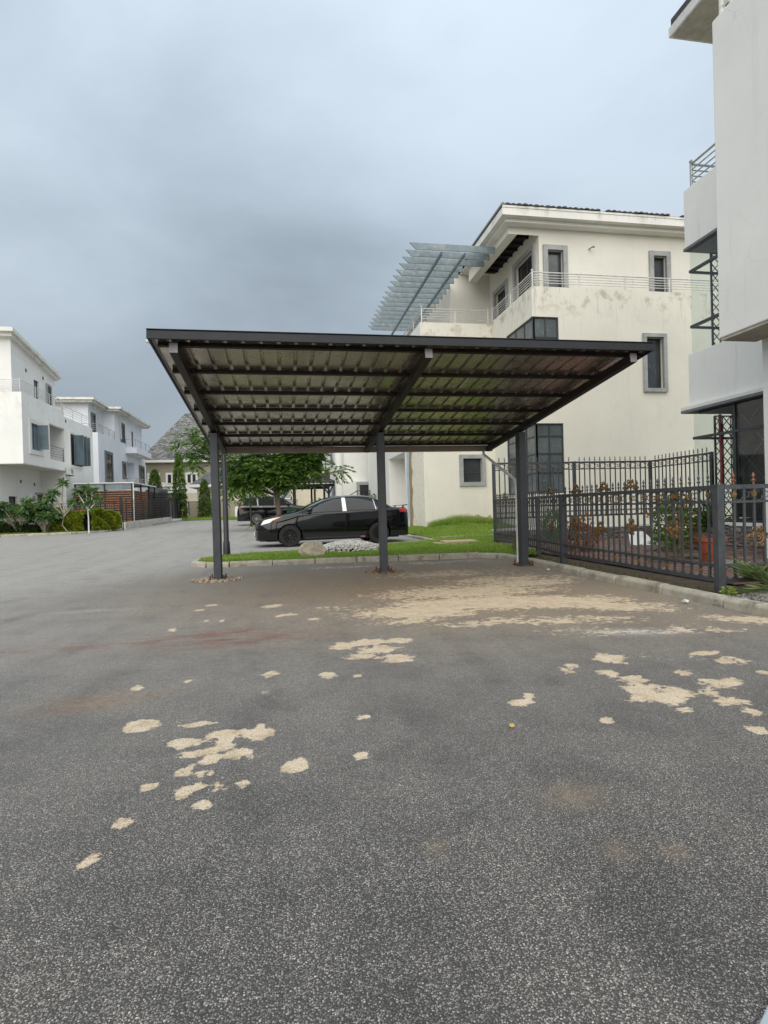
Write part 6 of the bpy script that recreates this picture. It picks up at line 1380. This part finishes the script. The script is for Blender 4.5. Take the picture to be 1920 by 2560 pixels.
yfz = thing('mesh_fence', 'thin dark railing fence before the left villa ground floor', 'fence', (-15, 35, gz(35)))
for i in range(14): MB().box(-16.4 + i * .5, 37.2, .2, -16.36 + i * .5, 37.24, 1.95).build('post', 'black_paint', yfz)
for z in (.6, 1.9): MB().bar((-16.5, 37.22, z), (-10.2, 37.22, z), .03, .03).build('rail', 'black_paint', yfz)
for i in range(46): MB().box(-16.3 + i * .13, 37.215, .6, -16.29 + i * .13, 37.225, 1.9).build('picket', 'cap_grey', yfz)
gp_ = thing('gate_posts', 'pair of thick black gate posts before the slatted cabin', 'gate', (-11.5, 39.5, gz(39)))
for x, y in ((-12.35, 39.5), (-11.9, 39.5), (-10.35, 38.6)): MB().box(x - .07, y - .07, gz(39), x + .07, y + .07, 2.3).build('post', 'black_paint', gp_)
MB().bar((-12.35, 39.5, 1.0), (-11.9, 39.5, 1.0), .04, .04).bar((-12.35, 39.5, 2.1), (-11.9, 39.5, 2.1), .04, .04).build('rail', 'black_paint', gp_)
tk = thing('water_tank', 'ribbed black plastic water tank beyond the slatted cabin', 'water tank', (-10.9, 51.5, gz(51)))
prof = [(.95, 0)]
for i in range(9): prof += [(1.0, .1 + i * .26), (1.0, .2 + i * .26), (.95, .23 + i * .26), (.95, .33 + i * .26)]
prof += [(.8, 2.6), (.3, 2.75), (.3, 2.85), (.01, 2.86)]
MB().lathe(prof, 24, (-10.9, 51.5, gz(51) + .3)).build('tank', 'tank_plastic', tk, smooth=True)
sh = thing('shed', 'dark lean to shed with rusty roof behind the wire fence', 'shed', (-10.6, 55.5, gz(55)))
MB().box(-12.4, 53.4, gz(53), -10.3, 58.5, 2.5).build('wall', 'window_dark_grey', sh); MB().box(-12.6, 53.2, 2.5, -10.1, 58.7, 2.6).build('roof', 'rust', sh); MB().box(-10.299, 54.2, gz(53), -10.27, 55.0, 2.2).build('door', 'concrete', sh)
bw_ = thing('boundary_wall', 'weathered boundary wall between the shed and the gatehouse', 'wall', (-8, 61, gz(61)))
MB().box(-9.7, 61, gz(61) - .1, 1.5, 61.2, gz(61) + 1.9).build('wall', 'render_raw', bw_); MB().box(-9.75, 60.97, gz(61) + 1.9, 1.5, 61.23, gz(61) + 1.98).build('coping', 'white_plaster', bw_)
for x in (-8.3, -5.9, -3.4): MB().box(x - .2, 60.85, gz(61) - .1, x + .2, 60.99, gz(61) + 2.1).build('pier', 'concrete', bw_)
ub = thing('utility_box', 'white utility box standing in front of the boundary wall', 'utility box', (-4.3, 56.5, gz(56)))
MB().box(-4.7, 56.3, gz(56), -3.9, 56.9, gz(56) + 1.3).build('cabinet', 'plastic_white', ub, bevel=.02); MB().box(-4.73, 56.27, gz(56) + 1.3, -3.87, 56.93, gz(56) + 1.36).build('lid', 'cap_grey', ub)
pm_ = fan_palm('palm', 'small yellow green palm beside the dark timber carport', (2.45, 37.0, 1.35), 24, 1.25, 'palm_leaf', .55)
MB().tube([(2.45, 37, gz(37) - .05), (2.47, 37, .8), (2.45, 37, 1.37)], [.11, .09, .08], 8).build('trunk', 'bark', pm_)
bo = thing('bollard_lamp', 'slim black lamp post beside the rear wheel of the suv', 'lamp post', (-2.05, 36.0, gz(36)))
MB().lathe([(.09, gz(36)), (.09, gz(36) + .05), (.05, gz(36) + .1), (.045, 2.0), (.07, 2.02), (.07, 2.16), (.02, 2.2)], 10, (-2.05, 36.0, 0)).build('pole', 'black_paint', bo, smooth=True)
bush('leafy_shrub', 'leafy shrub rising above the sedan boot near the villa', (5.15, 33.0, gz(33)), (.6, .5, .85), 700, .16, .07, 'tree_leaf', stems=4)
bush('leafy_shrub', 'dark shrub at the gatehouse corner behind the suv tail', (-2.9, 52, gz(52)), (.9, .7, .8), 600, .3, .12, 'dark_leaf', stems=4)
